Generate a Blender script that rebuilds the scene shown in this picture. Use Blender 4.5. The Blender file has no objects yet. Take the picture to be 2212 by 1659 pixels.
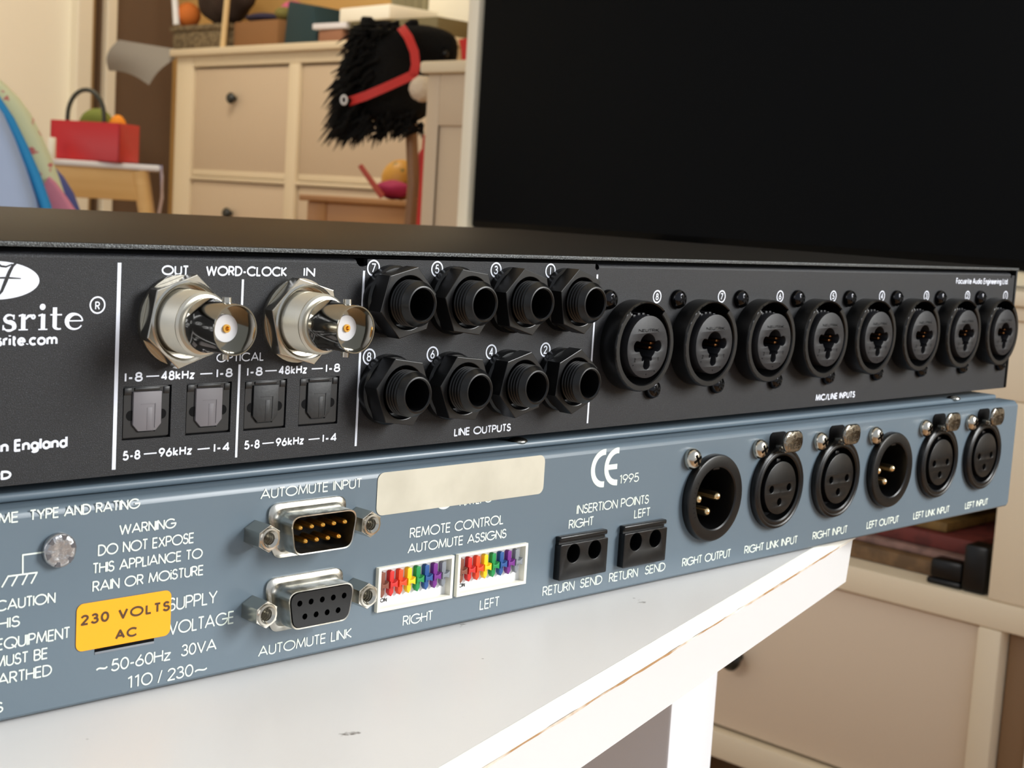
import bpy, bmesh, math, random
from mathutils import Vector, Matrix
S = bpy.context.scene
C = S.collection
PI = math.pi
MM = 0.001

# ------------------------------------------------------------------ camera
cam_d = bpy.data.cameras.new('camera'); cam = bpy.data.objects.new('camera', cam_d); C.objects.link(cam)
CAM = Vector((-0.29136747, -0.23397588, 0.02079624))
VR = Vector((0.70082143, -0.71074524, 0.06074970))      # view right
VD = Vector((-0.04380137, -0.12787856, -0.99082214))    # view down
VF = Vector((0.71199070, 0.69172847, -0.12075165))      # view forward
cam.matrix_world = Matrix(((VR.x, -VD.x, -VF.x, CAM.x), (VR.y, -VD.y, -VF.y, CAM.y), (VR.z, -VD.z, -VF.z, CAM.z), (0, 0, 0, 1)))
cam_d.sensor_width = 36; cam_d.lens = 3177.84 / 2212 * 36
cam_d.clip_start = 0.01; cam_d.clip_end = 60
cam_d.dof.use_dof = True; cam_d.dof.focus_distance = 0.315; cam_d.dof.aperture_fstop = 54
S.camera = cam

# ------------------------------------------------------------------ world, lights, exposure
W = bpy.data.worlds.new('world'); S.world = W; W.use_nodes = True
bg = W.node_tree.nodes['Background']; bg.inputs[0].default_value = (0.86, 0.92, 1.0, 1); bg.inputs[1].default_value = 0.38
S.view_settings.view_transform = 'Standard'; S.view_settings.look = 'None'
S.view_settings.gamma = 1.0; S.view_settings.use_curve_mapping = False; S.view_settings.exposure = 0.8

def area(name, loc, target, sx, sy, power, col):
    d = bpy.data.lights.new(name, 'AREA'); d.shape = 'RECTANGLE'; d.size = sx; d.size_y = sy; d.energy = power; d.color = col
    o = bpy.data.objects.new(name, d); C.objects.link(o); o.location = loc
    o.rotation_euler = (Vector(target) - Vector(loc)).to_track_quat('-Z', 'Y').to_euler(); return o
area('window_daylight', (1.06, -1.25, 0.62), (0.0, 0.0, 0.0), 0.72, 0.85, 32, (0.97, 0.99, 1.0))
area('far_room_lamp', (1.1, 2.15, 1.55), (1.6, 3.2, 0.1), 0.5, 0.5, 10, (1.0, 0.92, 0.78))
area('rear_fill_light', (-1.9, 0.4, 0.8), (0.7, 0.8, -0.1), 1.2, 1.0, 8, (1.0, 0.97, 0.93))  # unseen fill light from the left, no window modelled there

# ------------------------------------------------------------------ materials
def lin(c):
    return tuple(((v / 255) / 12.92 if v / 255 <= 0.04045 else ((v / 255 + 0.055) / 1.055) ** 2.4) for v in c)
def mat(name, rgb, rough=0.5, metal=0.0, spec=0.5, bump=None, vary=None, emit=None, aniso=0):
    m = bpy.data.materials.new(name); m.use_nodes = True; nt = m.node_tree; b = nt.nodes['Principled BSDF']
    col = (*lin(rgb), 1); b.inputs['Base Color'].default_value = col
    b.inputs['Roughness'].default_value = rough; b.inputs['Metallic'].default_value = metal; b.inputs['Specular IOR Level'].default_value = spec
    tc = nt.nodes.new('ShaderNodeTexCoord')
    if bump:
        n = nt.nodes.new('ShaderNodeTexNoise'); n.inputs['Scale'].default_value = bump[0]; n.inputs['Detail'].default_value = 3
        nt.links.new(tc.outputs['Object'], n.inputs['Vector'])
        bp = nt.nodes.new('ShaderNodeBump'); bp.inputs['Strength'].default_value = bump[1]; bp.inputs['Distance'].default_value = bump[2]
        nt.links.new(n.outputs['Fac'], bp.inputs['Height']); nt.links.new(bp.outputs['Normal'], b.inputs['Normal'])
    if vary:   # (scale, rgb2, lo, hi): mottling of the colour itself
        n = nt.nodes.new('ShaderNodeTexNoise'); n.inputs['Scale'].default_value = vary[0]; n.inputs['Detail'].default_value = 4
        nt.links.new(tc.outputs['Object'], n.inputs['Vector'])
        r = nt.nodes.new('ShaderNodeValToRGB'); r.color_ramp.elements[0].position = vary[2]; r.color_ramp.elements[1].position = vary[3]
        r.color_ramp.elements[0].color = col; r.color_ramp.elements[1].color = (*lin(vary[1]), 1)
        nt.links.new(n.outputs['Fac'], r.inputs['Fac']); nt.links.new(r.outputs['Color'], b.inputs['Base Color'])
    return m
def wood(name, c1, c2, axis=1, scale=14, rough=0.5):
    m = bpy.data.materials.new(name); m.use_nodes = True; nt = m.node_tree; b = nt.nodes['Principled BSDF']
    tc = nt.nodes.new('ShaderNodeTexCoord'); mp = nt.nodes.new('ShaderNodeMapping')
    sc = [scale * 3] * 3; sc[axis] = scale * 0.2; mp.inputs['Scale'].default_value = sc
    n = nt.nodes.new('ShaderNodeTexNoise'); n.inputs['Scale'].default_value = 1.5; n.inputs['Detail'].default_value = 5
    r = nt.nodes.new('ShaderNodeValToRGB'); r.color_ramp.elements[0].position = 0.3; r.color_ramp.elements[1].position = 0.7
    r.color_ramp.elements[0].color = (*lin(c1), 1); r.color_ramp.elements[1].color = (*lin(c2), 1)
    nt.links.new(tc.outputs['Object'], mp.inputs['Vector']); nt.links.new(mp.outputs['Vector'], n.inputs['Vector'])
    nt.links.new(n.outputs['Fac'], r.inputs['Fac']); nt.links.new(r.outputs['Color'], b.inputs['Base Color']); b.inputs['Roughness'].default_value = rough
    return m
M = {}
M['powder'] = mat('black_powder_coat', (12, 12, 15), 0.52, spec=0.42, bump=(6500, 0.5, 0.00018), vary=(5200, (72, 75, 84), 0.56, 0.76))
M['lid'] = mat('black_lid_coat', (22, 21, 20), 0.45, spec=0.16, bump=(2200, 0.35, 0.0002), vary=(420, (62, 57, 50), 0.68, 0.74))
M['edge'] = mat('lit_black_edge', (58, 60, 60), 0.4, bump=(2600, 0.8, 0.0003), vary=(2400, (120, 124, 122), 0.5, 0.75))  # window light on the lid's front rounding, painted as lighter grey
M['plastic'] = mat('black_plastic', (11, 11, 12), 0.32, spec=0.36)
M['nut'] = mat('black_nylon', (13, 13, 14), 0.34, spec=0.4)
M['ring'] = mat('black_moulding', (13, 13, 14), 0.36, spec=0.4)
M['insert'] = mat('dark_grey_moulding', (30, 30, 33), 0.45, spec=0.36, bump=(3000, 0.15, 0.0001))
M['socket'] = mat('optical_black', (14, 14, 15), 0.4)
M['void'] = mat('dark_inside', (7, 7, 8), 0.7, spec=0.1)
M['nickel'] = mat('nickel', (192, 188, 178), 0.22, 1.0, bump=(900, 0.05, 0.0001))
M['satin'] = mat('satin_nickel', (204, 200, 188), 0.42, 1.0)
M['chrome'] = mat('bright_nickel', (168, 165, 156), 0.1, 1.0)
M['tin'] = mat('tinned_steel', (200, 198, 190), 0.26, 1.0, bump=(700, 0.12, 0.0002), vary=(350, (150, 146, 134), 0.5, 0.7))
M['zinc'] = mat('zinc_screw', (176, 176, 178), 0.3, 1.0, bump=(600, 0.5, 0.0005))
M['zinc_dark'] = mat('zinc_shade', (112, 112, 116), 0.4, 1.0)
M['pin'] = mat('pale_gold', (232, 206, 160), 0.25, 1.0)
M['dark_metal'] = mat('black_screw', (48, 48, 50), 0.18, 1.0)
M['latch'] = mat('stamped_latch', (150, 146, 138), 0.16, 1.0, bump=(800, .35, .0006))
M['gold'] = mat('gold', (236, 184, 92), 0.24, 1.0)
M['brass'] = mat('brass', (96, 62, 34), 0.45, 1.0)
M['ptfe'] = mat('white_insulator', (206, 205, 206), 0.4)
M['print'] = mat('white_print', (226, 230, 240), 0.5)
M['cream'] = mat('cream_print', (226, 234, 222), 0.5)
M['ink'] = mat('brown_ink', (78, 48, 18), 0.6)
M['black_ink'] = mat('black_ink', (40, 38, 36), 0.6)
M['steel_blue'] = mat('grey_blue_paint', (97, 111, 121), 0.36, bump=(1500, 0.05, 0.0001))
M['shut_grey'] = mat('grey_shutter', (106, 102, 105), 0.5)
M['shut_black'] = mat('black_shutter', (26, 27, 28), 0.5, bump=(900, 0.2, 0.0002))
M['yellow'] = mat('yellow_label', (250, 168, 2), 0.45)
M['silver'] = mat('silver_label', (206, 200, 182), 0.42, 0.15, vary=(60, (190, 184, 166), 0.45, 0.7))
M['dip'] = mat('ivory_plastic', (236, 232, 216), 0.4)
M['white_pl'] = mat('white_plastic', (238, 238, 238), 0.4)
for n, c in (('brown', (124, 66, 46)), ('red', (204, 30, 24)), ('orange', (226, 66, 14)), ('yel', (240, 200, 0)), ('green', (0, 138, 66)), ('blue', (22, 76, 140)), ('violet', (112, 26, 128)), ('grey', (128, 132, 138))):
    M['l_' + n] = mat('lever_' + n, c, 0.4)

# ------------------------------------------------------------------ mesh helpers (device parts in millimetres)
def BM(): return bmesh.new()
def box(bm, x0, x1, y0, y1, z0, z1, bev=0, seg=2):
    r = bmesh.ops.create_cube(bm, size=1.0, matrix=Matrix.Translation(((x0 + x1) / 2, (y0 + y1) / 2, (z0 + z1) / 2)) @ Matrix.Diagonal((abs(x1 - x0), abs(y1 - y0), abs(z1 - z0), 1)))
    if bev:
        es = list({e for v in r['verts'] for e in v.link_edges})
        bmesh.ops.bevel(bm, geom=es, offset=bev, segments=seg, affect='EDGES', profile=0.5)
def lathe(bm, prof, cx=0, cz=0, seg=40, a0=0, a1=2 * PI):
    """profile of (radius, y) turned about the y axis through (cx, cz)"""
    full = abs(a1 - a0 - 2 * PI) < 1e-6
    n = seg if full else seg + 1
    rings = []
    for r, y in prof:
        if r < 1e-6: rings.append([bm.verts.new((cx, y, cz))] * n)
        else: rings.append([bm.verts.new((cx + r * math.cos(a0 + (a1 - a0) * i / seg), y, cz + r * math.sin(a0 + (a1 - a0) * i / seg))) for i in range(n)])
    for A, B in zip(rings, rings[1:]):
        for i in range(seg):
            j = (i + 1) % n
            f = []
            for v in (A[i], A[j], B[j], B[i]):
                if v not in f: f.append(v)
            if len(f) > 2:
                try: bm.faces.new(f)
                except ValueError: pass
def tube(bm, pts, r, seg=10, cap=True):
    """round bar along a list of points; r a number or list"""
    pts = [Vector(p) for p in pts]; n = len(pts); rs = r if isinstance(r, (list, tuple)) else [r] * n
    rings = []; up = None
    for i, p in enumerate(pts):
        t = (pts[min(i + 1, n - 1)] - pts[max(i - 1, 0)]).normalized()
        if up is None:
            up = Vector((0, 0, 1)) if abs(t.z) < 0.9 else Vector((1, 0, 0))
        a = t.cross(up).normalized(); b = a.cross(t).normalized(); up = b
        rings.append([bm.verts.new(p + (a * math.cos(2 * PI * k / seg) + b * math.sin(2 * PI * k / seg)) * rs[i]) for k in range(seg)])
    for A, B in zip(rings, rings[1:]):
        for k in range(seg): bm.faces.new((A[k], A[(k + 1) % seg], B[(k + 1) % seg], B[k]))
    if cap: bm.faces.new(rings[0]); bm.faces.new(rings[-1][::-1])
def circ(r, cx=0, cz=0, n=40, a0=0):
    return [(cx + r * math.cos(a0 + 2 * PI * i / n), cz + r * math.sin(a0 + 2 * PI * i / n)) for i in range(n)]
def rrect(x0, x1, z0, z1, r, n=5):
    o = []
    for cx, cz, a in ((x1 - r, z1 - r, 0), (x0 + r, z1 - r, 90), (x0 + r, z0 + r, 180), (x1 - r, z0 + r, 270)):
        o += [(cx + r * math.cos(math.radians(a + 90 * i / n)), cz + r * math.sin(math.radians(a + 90 * i / n))) for i in range(n + 1)]
    return o
def plate(bm, loops, y0, y1, bev=0):
    """flat plate in the x-z plane bounded by loops (outline and holes), from y0 (front) to y1"""
    cu = bpy.data.curves.new('tmp', 'CURVE'); cu.dimensions = '2D'; cu.fill_mode = 'BOTH'
    cu.extrude = abs(y1 - y0) / 2 - bev; cu.bevel_depth = bev; cu.bevel_resolution = 1
    if bev: cu.offset = -bev
    for lp in loops:
        s = cu.splines.new('POLY'); s.points.add(len(lp) - 1); s.use_cyclic_u = True
        for p, q in zip(s.points, lp): p.co = (q[0], q[1], 0, 1)
    ob = bpy.data.objects.new('tmp', cu); C.objects.link(ob)
    dg = bpy.context.evaluated_depsgraph_get(); me = bpy.data.meshes.new_from_object(ob.evaluated_get(dg))
    me.transform(Matrix.Translation((0, (y0 + y1) / 2, 0)) @ Matrix(((1, 0, 0, 0), (0, 0, -1, 0), (0, 1, 0, 0), (0, 0, 0, 1))))
    bm.from_mesh(me); bpy.data.objects.remove(ob); bpy.data.curves.remove(cu); bpy.data.meshes.remove(me)
def done(name, bm, m, parent=None, loc=(0, 0, 0), sc=MM, angle=35, label=None, smooth=True):
    bmesh.ops.remove_doubles(bm, verts=bm.verts, dist=1e-5 if sc == MM else 1e-7)
    if not name.startswith(('printed', 'moulded')): bmesh.ops.recalc_face_normals(bm, faces=bm.faces)
    me = bpy.data.meshes.new(name); bm.to_mesh(me); bm.free()
    if sc != 1: me.transform(Matrix.Scale(sc, 4))
    if smooth:
        me.polygons.foreach_set('use_smooth', [True] * len(me.polygons)); me.set_sharp_from_angle(angle=math.radians(angle))
    me.materials.append(m)
    o = bpy.data.objects.new(name, me); C.objects.link(o); o.location = Vector(loc) * sc
    if parent: o.parent = parent
    if label: o['label'] = label
    return o
def thing(name, label, cat, loc=(0, 0, 0), rz=0, group=None):
    o = bpy.data.objects.new(name, None); C.objects.link(o); o.empty_display_size = 0.02
    o.location = loc; o.rotation_euler = (0, 0, rz); tag(o, label, cat, group); return o
def tag(o, label, cat, group=None):
    o['label'] = label; o['category'] = cat
    if group: o['group'] = group
    return o
def struct(name, bm, m, loc=(0, 0, 0), smooth=False):
    o = done(name, bm, m, None, loc, sc=1, smooth=smooth); o['kind'] = 'structure'; return o
def dup(src, parent, loc, rot=None):
    c = src.copy(); C.objects.link(c); c.parent = parent; c.location = Vector(loc) * MM
    for ch in list(src.children):
        g = ch.copy(); C.objects.link(g); g.parent = c
    return c

# ------------------------------------------------------------------ stroke lettering
def arc(cx, cy, rx, ry, a0, a1, n=12):
    return [(cx + rx * math.cos(math.radians(a0 + (a1 - a0) * i / n)), cy + ry * math.sin(math.radians(a0 + (a1 - a0) * i / n))) for i in range(n + 1)]
G = {}
G['A'] = (.78, [[(0, 0), (.39, 1), (.78, 0)], [(.13, .32), (.65, .32)]])
G['B'] = (.52, [[(0, 0), (0, 1), (.26, 1)] + arc(.26, .765, .22, .235, 90, -90) + [(0, .53)], [(.26, .53)] + arc(.26, .265, .26, .265, 90, -90) + [(0, 0)]])
G['C'] = (.86, [arc(.5, .5, .5, .5, 42, 318, 22)])
G['D'] = (.66, [[(.2, 0), (0, 0), (0, 1), (.2, 1)] + arc(.2, .5, .46, .5, 90, -90, 16)])
G['E'] = (.44, [[(.44, 1), (0, 1), (0, 0), (.44, 0)], [(0, .52), (.41, .52)]])
G['F'] = (.42, [[(.42, 1), (0, 1), (0, 0)], [(0, .5), (.38, .5)]])
G['G'] = (.95, [arc(.5, .5, .5, .5, 42, 360, 24) + [(.52, .5)]])
G['H'] = (.58, [[(0, 0), (0, 1)], [(.58, 0), (.58, 1)], [(0, .52), (.58, .52)]])
G['I'] = (.0, [[(0, 0), (0, 1)]])
G['K'] = (.54, [[(0, 0), (0, 1)], [(.5, 1), (.02, .5), (.54, 0)]])
G['L'] = (.38, [[(0, 1), (0, 0), (.38, 0)]])
G['M'] = (.82, [[(0, 0), (.1, 1), (.41, .1), (.72, 1), (.82, 0)]])
G['N'] = (.6, [[(0, 0), (0, 1), (.6, 0), (.6, 1)]])
G['O'] = (1., [arc(.5, .5, .5, .5, 0, 360, 30)])
G['P'] = (.5, [[(0, 0), (0, 1), (.24, 1)] + arc(.24, .73, .26, .27, 90, -90) + [(0, .46)]])
G['Q'] = (1., [arc(.5, .5, .5, .5, 0, 360, 30), [(.58, .32), (.95, -.04)]])
G['R'] = (.52, [[(0, 0), (0, 1), (.24, 1)] + arc(.24, .74, .25, .26, 90, -90) + [(0, .48)], [(.24, .48), (.52, 0)]])
G['S'] = (.46, [arc(.23, .755, .2, .245, 20, 250, 12) + arc(.22, .27, .24, .27, 75, -165, 12)])
G['T'] = (.46, [[(0, 1), (.46, 1)], [(.23, 1), (.23, 0)]])
G['U'] = (.56, [[(0, 1), (0, .28)] + arc(.28, .28, .28, .28, 180, 360, 14) + [(.56, 1)]])
G['V'] = (.66, [[(0, 1), (.33, 0), (.66, 1)]])
G['W'] = (1.02, [[(0, 1), (.25, 0), (.51, .95), (.77, 0), (1.02, 1)]])
G['X'] = (.6, [[(0, 0), (.58, 1)], [(.02, 1), (.6, 0)]])
G['Y'] = (.62, [[(0, 1), (.31, .46), (.62, 1)], [(.31, .46), (.31, 0)]])
G['0'] = (.52, [arc(.26, .5, .26, .5, 0, 360, 24)])
G['1'] = (.2, [[(0, .86), (.16, 1), (.16, 0)]])
G['|'] = (.0, [[(0, 0), (0, 1)]])
G['2'] = (.5, [arc(.25, .74, .24, .26, 170, -30, 12) + [(.02, 0), (.5, 0)]])
G['3'] = (.48, [arc(.23, .76, .2, .24, 160, -90, 12) + arc(.23, .27, .25, .27, 90, -165, 14)])
G['4'] = (.54, [[(.4, 0), (.4, 1), (0, .28), (.54, .28)]])
G['5'] = (.5, [[(.44, 1), (.13, 1), (.05, .56)] + arc(.24, .31, .26, .31, 125, -155, 16)])
G['6'] = (.52, [arc(.26, .29, .26, .29, 0, 360, 20), [(.03, .4), (.36, 1)]])
G['7'] = (.48, [[(0, 1), (.48, 1), (.14, 0)]])
G['8'] = (.5, [arc(.25, .76, .2, .24, 0, 360, 18), arc(.25, .27, .25, .265, 0, 360, 20)])
G['9'] = (.52, [arc(.26, .71, .26, .29, 0, 360, 20), [(.49, .6), (.16, 0)]])
G['-'] = (.26, [[(0, .38), (.26, .38)]])
G['_'] = (.95, [[(0, .42), (.95, .42)]])
G['/'] = (.36, [[(0, -.02), (.36, 1.02)]])
G['~'] = (.62, [[(0, .34), (.1, .45), (.2, .46), (.42, .36), (.52, .37), (.62, .48)]])
G['.'] = (.02, [[(0, .0), (0.02, .1)]])
x = .64
G['i'] = (.0, [[(0, 0), (0, x)], [(0, .86), (0, .98)]])
G['j'] = (.0, [[(0, 0), (0, .76)], [(0, .9), (0, 1.0)]])
G['r'] = (.28, [[(0, 0), (0, x)], [(0, .4)] + arc(.2, .4, .2, .22, 170, 62, 6)])
G['s'] = (.34, [arc(.17, .475, .14, .165, 30, 250, 9) + arc(.16, .175, .18, .18, 75, -150, 10)])
G['t'] = (.3, [[(.12, .88), (.12, .14)] + arc(.24, .14, .12, .14, 180, 290, 5), [(0, x), (.3, x)]])
G['e'] = (.56, [[(.02, .33), (.56, .33)] + arc(.28, .32, .28, .32, 3, 318, 18)])
G['c'] = (.5, [arc(.3, .32, .3, .32, 48, 312, 16)])
G['o'] = (.62, [arc(.31, .32, .31, .32, 0, 360, 22)])
G['m'] = (.84, [[(0, 0), (0, x)], [(0, .4)] + arc(.21, .41, .21, .22, 180, 0, 8) + [(.42, 0)], [(.42, .4)] + arc(.63, .41, .21, .22, 180, 0, 8) + [(.84, 0)]])
G['n'] = (.48, [[(0, 0), (0, x)], [(0, .38)] + arc(.24, .4, .24, .23, 180, 0, 10) + [(.48, 0)]])
G['u'] = (.48, [[(.48, 0), (.48, x)], [(0, x), (0, .26)] + arc(.24, .25, .24, .24, 180, 360, 10)])
G['g'] = (.54, [arc(.27, .33, .27, .31, 0, 360, 18), [(.54, x), (.54, -.06)] + arc(.28, -.06, .26, .2, 0, -150, 9)])
G['l'] = (.0, [[(0, 0), (0, 1)]])
G['a'] = (.54, [arc(.27, .32, .27, .32, 0, 360, 18), [(.54, x), (.54, 0)]])
G['d'] = (.54, [arc(.27, .32, .27, .32, 0, 360, 18), [(.54, 1), (.54, 0)]])
G['k'] = (.44, [[(0, 0), (0, 1)], [(.42, x), (.02, .32), (.44, 0)]])
G['z'] = (.42, [[(0, x), (.42, x), (0, 0), (.42, 0)]])
LAYER = [0]
def stroke(bm, pts, w, y):
    """ribbon of width w (number or list) along pts"""
    pts = [Vector((p[0], p[1])) for p in pts]; n = len(pts); ws = w if isinstance(w, list) else [w] * n
    LAYER[0] = (LAYER[0] + 1) % 7; y = y - .006 * LAYER[0]
    closed = n > 3 and (pts[0] - pts[-1]).length < 1e-6
    for i in range(n - 1):
        a, b = pts[i], pts[i + 1]; d = b - a
        if d.length < 1e-9: continue
        d.normalize()
        def off(k, fallback):
            if closed and k in (0, n - 1): p, q = pts[n - 2], pts[1]
            elif 0 < k < n - 1: p, q = pts[k - 1], pts[k + 1]
            else: return Vector((-d.y, d.x)) * ws[k] / 2
            d1 = (pts[k] - p).normalized(); d2 = (q - pts[k]).normalized()
            if d1.dot(d2) < 0.2: return Vector((-d.y, d.x)) * ws[k] / 2
            t = (d1 + d2).normalized(); nn = Vector((-t.y, t.x)); return nn * ws[k] / 2 / max(0.5, nn.dot(Vector((-d.y, d.x))))
        oa, ob = off(i, 0), off(i + 1, 0)
        if 0 < i and (pts[i] - pts[i - 1]).normalized().dot(d) < 0.2: y -= .0012
        q = [a + oa, a - oa, b - ob, b + ob]
        bm.faces.new([bm.verts.new((v.x, y, v.y)) for v in q])
        if 0 < i < n:
            d1 = (pts[i] - pts[i - 1]).normalized()
            if d1.dot(d) < 0.2:
                bm.faces.new([bm.verts.new((a.x + ws[i] / 2 * math.cos(k * PI / 5), y - .0007, a.y + ws[i] / 2 * math.sin(k * PI / 5))) for k in range(10)])
def lay(s, gap=.2, space=.42):
    out = []; cx = 0
    for ch in s:
        if ch == ' ': cx += space; continue
        w, st = G[ch]; out.append((cx, st)); cx += w + gap
    return out, cx - gap
def lettering(bm, s, x0, x1, base, h, w, y, slant=0, gap=.2, space=.42):
    glyphs, tot = lay(s, gap, space); hh = h - w
    if tot < 1e-6: sx = 1; x0 = (x0 + x1) / 2 - w / 2
    else: sx = (x1 - x0 - w) / tot
    for gx, st in glyphs:
        for pl in st:
            stroke(bm, [(x0 + w / 2 + (gx + p[0] + slant * p[1]) * sx, base + w / 2 + p[1] * hh) for p in pl], w, y)
def text(parent, off, s, x0, x1, base, h, w, m, y=-0.06, words=None, **k):
    bm = BM(); lettering(bm, s, x0, x1, base, h, w, y, **k)
    lbl = s.replace('_', '').replace('|', '1').replace('j', 'i')
    o = done('printed_text', bm, m, parent, off, smooth=False, label=words or 'printed text reading ' + ' '.join(lbl.split()))
    return o

# ================================================================== BLACK RACK UNIT (top)
BO = (0, 0, 32.6)
black = thing('rack_audio_unit', 'black rack audio unit with round sockets, stacked on top of the grey-blue unit', 'audio unit', (0, 0, -0.0326), 0)
XL, XR = -240.0, 196.2
TOS = [(-151.2, -141.05), (-137.8, -127.7), (-124.65, -114.55), (-111.4, -101.35)]
CMB = [(-9.5 + 27.213 * i, -11.9) for i in range(8)]
bm = BM()   # rear panel: bent top edge, notches, cut-outs
top = [(XL, 7.0), (-98.2, 7.0), (-97.4, 6.4), (-96.6, 6.3), (-95.4, 6.6), (-95.4, 7.9), (-24.3, 7.9), (-24.3, 6.8), (-23.6, 6.4), (-22.9, 6.8), (-22.9, 7.0), (XR - 3, 7.0), (XR - 3, 6.2), (XR - 2.2, 6.2), (XR - 2.2, 7.0), (XR, 7.0)]
holes = [[(a, -26.0), (b, -26.0), (b, -16.15), (a, -16.15)] for a, b in TOS] + [circ(10.9, cx, cz) for cx, cz in CMB]
plate(bm, [[(XL, -32.3)] + top + [(XR, -32.3)]] + holes, 0, 1.2)
for a, b in ((XL, -98.2), (-22.9, XR - 3)):   # rounded bend at the top of the panel
    prof = [(0, 7.0), (.1, 7.35), (.35, 7.65), (.75, 7.85), (1.6, 7.95), (8, 7.95)]
    vs = [[bm.verts.new((xx, p[0], p[1])) for p in prof] for xx in (a, b)]
    for i in range(len(prof) - 1): bm.faces.new((vs[0][i], vs[0][i + 1], vs[1][i + 1], vs[1][i]))
done('rear_panel', bm, M['powder'], black, BO)
bm = BM()   # bottom tray and the inside behind the panel
box(bm, XL, XR, 1.3, 240, -32.6, -31.4, .3); box(bm, XL, XL + 1, 1.3, 240, -31.4, 7.6); box(bm, XL + 1, XR - 1, 14, 15, -31.4, 7.4); box(bm, XL, XR, 2.2, 30, 7.97, 8.74)
done('chassis_tray', bm, M['void'], black, BO)
bm = BM()   # lid with folded sides
box(bm, XL - 1, XR + 1.6, -.5, 243, 8.75, 9.75, .25, 3)
done('lid', bm, M['lid'], black, BO)
bm = BM(); box(bm, XL - 1, XR + 1.2, -.75, -.3, 8.8, 9.66, .12)
done('lid_edge', bm, M['edge'], black, BO)
bm = BM(); box(bm, XR + .4, XR + 1.6, -.4, 243, -32.3, 9.2, .5, 2)
done('side_cheek', bm, M['lid'], black, BO)

# divider lines
for (xx, z0, z1, w) in ((-152.7, -31.2, 6.3, .75), (-126.1, -2.0, 3.5, .5), (-126.1, -31.1, -12.9, .5), (-96.2, -31.1, 5.5, .55), (-23.4, -30.9, 5.4, .55)):
    bm = BM(); plate(bm, [[(xx - w / 2, z0), (xx + w / 2, z0), (xx + w / 2, z1), (xx - w / 2, z1)]], -.05, -.01)
    done('divider_line', bm, M['print'], black, BO, label='white divider line printed on the black panel')

PW = .42
def bt(s, a, b, base, h, w=PW, **k): return text(black, BO, s, a, b, base, h, w, M['print'], **k)
bt('OUT', -144.05, -138.25, 4.15, 1.85, .34); bt('WORD-CLOCK', -134.54, -115.74, 4.1, 1.95, .36); bt('IN', -111.75, -108.87, 4.15, 1.85, .36)
bt('OPTICAL', -131.5, -120.5, -12.35, 1.75, .24)
for x0, b in ((-151.0, 0), (-124.35, 1)):
    ex = [(0, 3.7), (4.45, 7.15), (7.55, 14.8), (16.05, 18.75), (19.65, 23.35)] if not b else [(0, 3.7), (4.35, 7.1), (7.55, 14.55), (15.75, 18.55), (19.3, 23.05)]
    for zb, wds in ((-15.3, ('|-8', '_', '48kHz', '_', '|-8')), (-29.72, ('5-8', '_', '96kHz', '_', '|-4'))):
        for (a, e), wd in zip(ex, wds):
            if wd == '_':
                bm = BM(); plate(bm, [[(x0 + a, zb + .78), (x0 + e, zb + .78), (x0 + e, zb + 1.02), (x0 + a, zb + 1.02)]], -.05, -.01)
                done('printed_dash', bm, M['print'], black, BO, label='short white dash printed in the frequency line')
            else: bt(wd, x0 + a, x0 + e, zb, 1.78, .34, gap=.26)
bt('LINE OUTPUTS', -68.1, -50.1, -31.05, 1.85, .34); bt('MIC/LINE INPUTS', 76.9, 98.4, -30.75, 2.0, .42, gap=.26)
bt('Focusrite Audio Engineering Ltd.', 154.6, 191.4, 3.95, 2.0, .36, gap=.24, words='small white company name printed at the top right corner')
bt('srite.com', -175.6, -164.4, -8.15, 2.1, .42, gap=.24, words='white web address printed under the large lettering'); bt('n England', -174.5, -162.0, -26.45, 2.2, .46, gap=.24); bt('RD', -176.0, -172.4, -31.15, 1.6, .42)
# serif company lettering, the part of it in view
bm = BM()
def ser(pts, w): stroke(bm, pts, w, -.06)
cz, sz = -5.5, 2.75
def P(px_, pz_): return (px_, cz + pz_)
a = arc(-173.3, cz + 2.05, .85, .62, 20, 250, 10) + arc(-173.4, cz + .72, .98, .72, 75, -160, 12)
ser(a, [.28] + [.3] * 3 + [.42] * 3 + [.62] * 4 + [.8] * 6 + [.42] * 4 + [.28] * (len(a) - 21))
ser([P(-172.55, 1.9), P(-172.5, 2.7)], .26); ser([P(-174.45, .1), P(-174.4, .95)], .26)
def stem(xx, z0, z1, w=.82, foot=True, flag=True):
    ser([P(xx, z0), P(xx, z1)], w)
    if foot: ser([P(xx - .85, .11), P(xx + .85, .11)], .22)
    if flag: ser([P(xx - .85, z1 - .28), P(xx, z1 - .02)], .3)
stem(-170.8, 0, 2.75); ser([P(x_, z_) for x_, z_ in ((-170.4, 1.9), (-169.9, 2.45), (-169.3, 2.5))], [.3, .45, .5]); ser(arc(-169.0, cz + 2.3, .2, .2, 0, 360, 10), .5)
stem(-167.2, 0, 2.75)
bmesh.ops.create_circle(bm, cap_ends=True, radius=.55, segments=18, matrix=Matrix.Translation((-167.3, -.06, cz + 4.0)) @ Matrix.Rotation(PI / 2, 4, 'X'))
stem(-165.0, .55, 3.9, foot=False, flag=False); ser([P(-165.85, 2.62), P(-163.65, 2.62)], .26); ser(arc(-164.2, cz + .62, .8, .5, 180, 300, 8), [.8, .7, .6, .5, .42, .36, .32, .3, .28])
a = arc(-161.2, cz + 1.38, 1.5, 1.32, 5, 330, 22); ser(a, [.3] * 4 + [.34, .4, .5, .65, .78, .86, .9, .9, .86, .78, .66, .54, .44, .38, .34, .3, .28, .26, .24]); ser([P(-162.4, 1.52), P(-159.72, 1.52)], .24)
done('printed_text', bm, M['print'], black, BO, smooth=False, label='large white serif company lettering')
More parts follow.
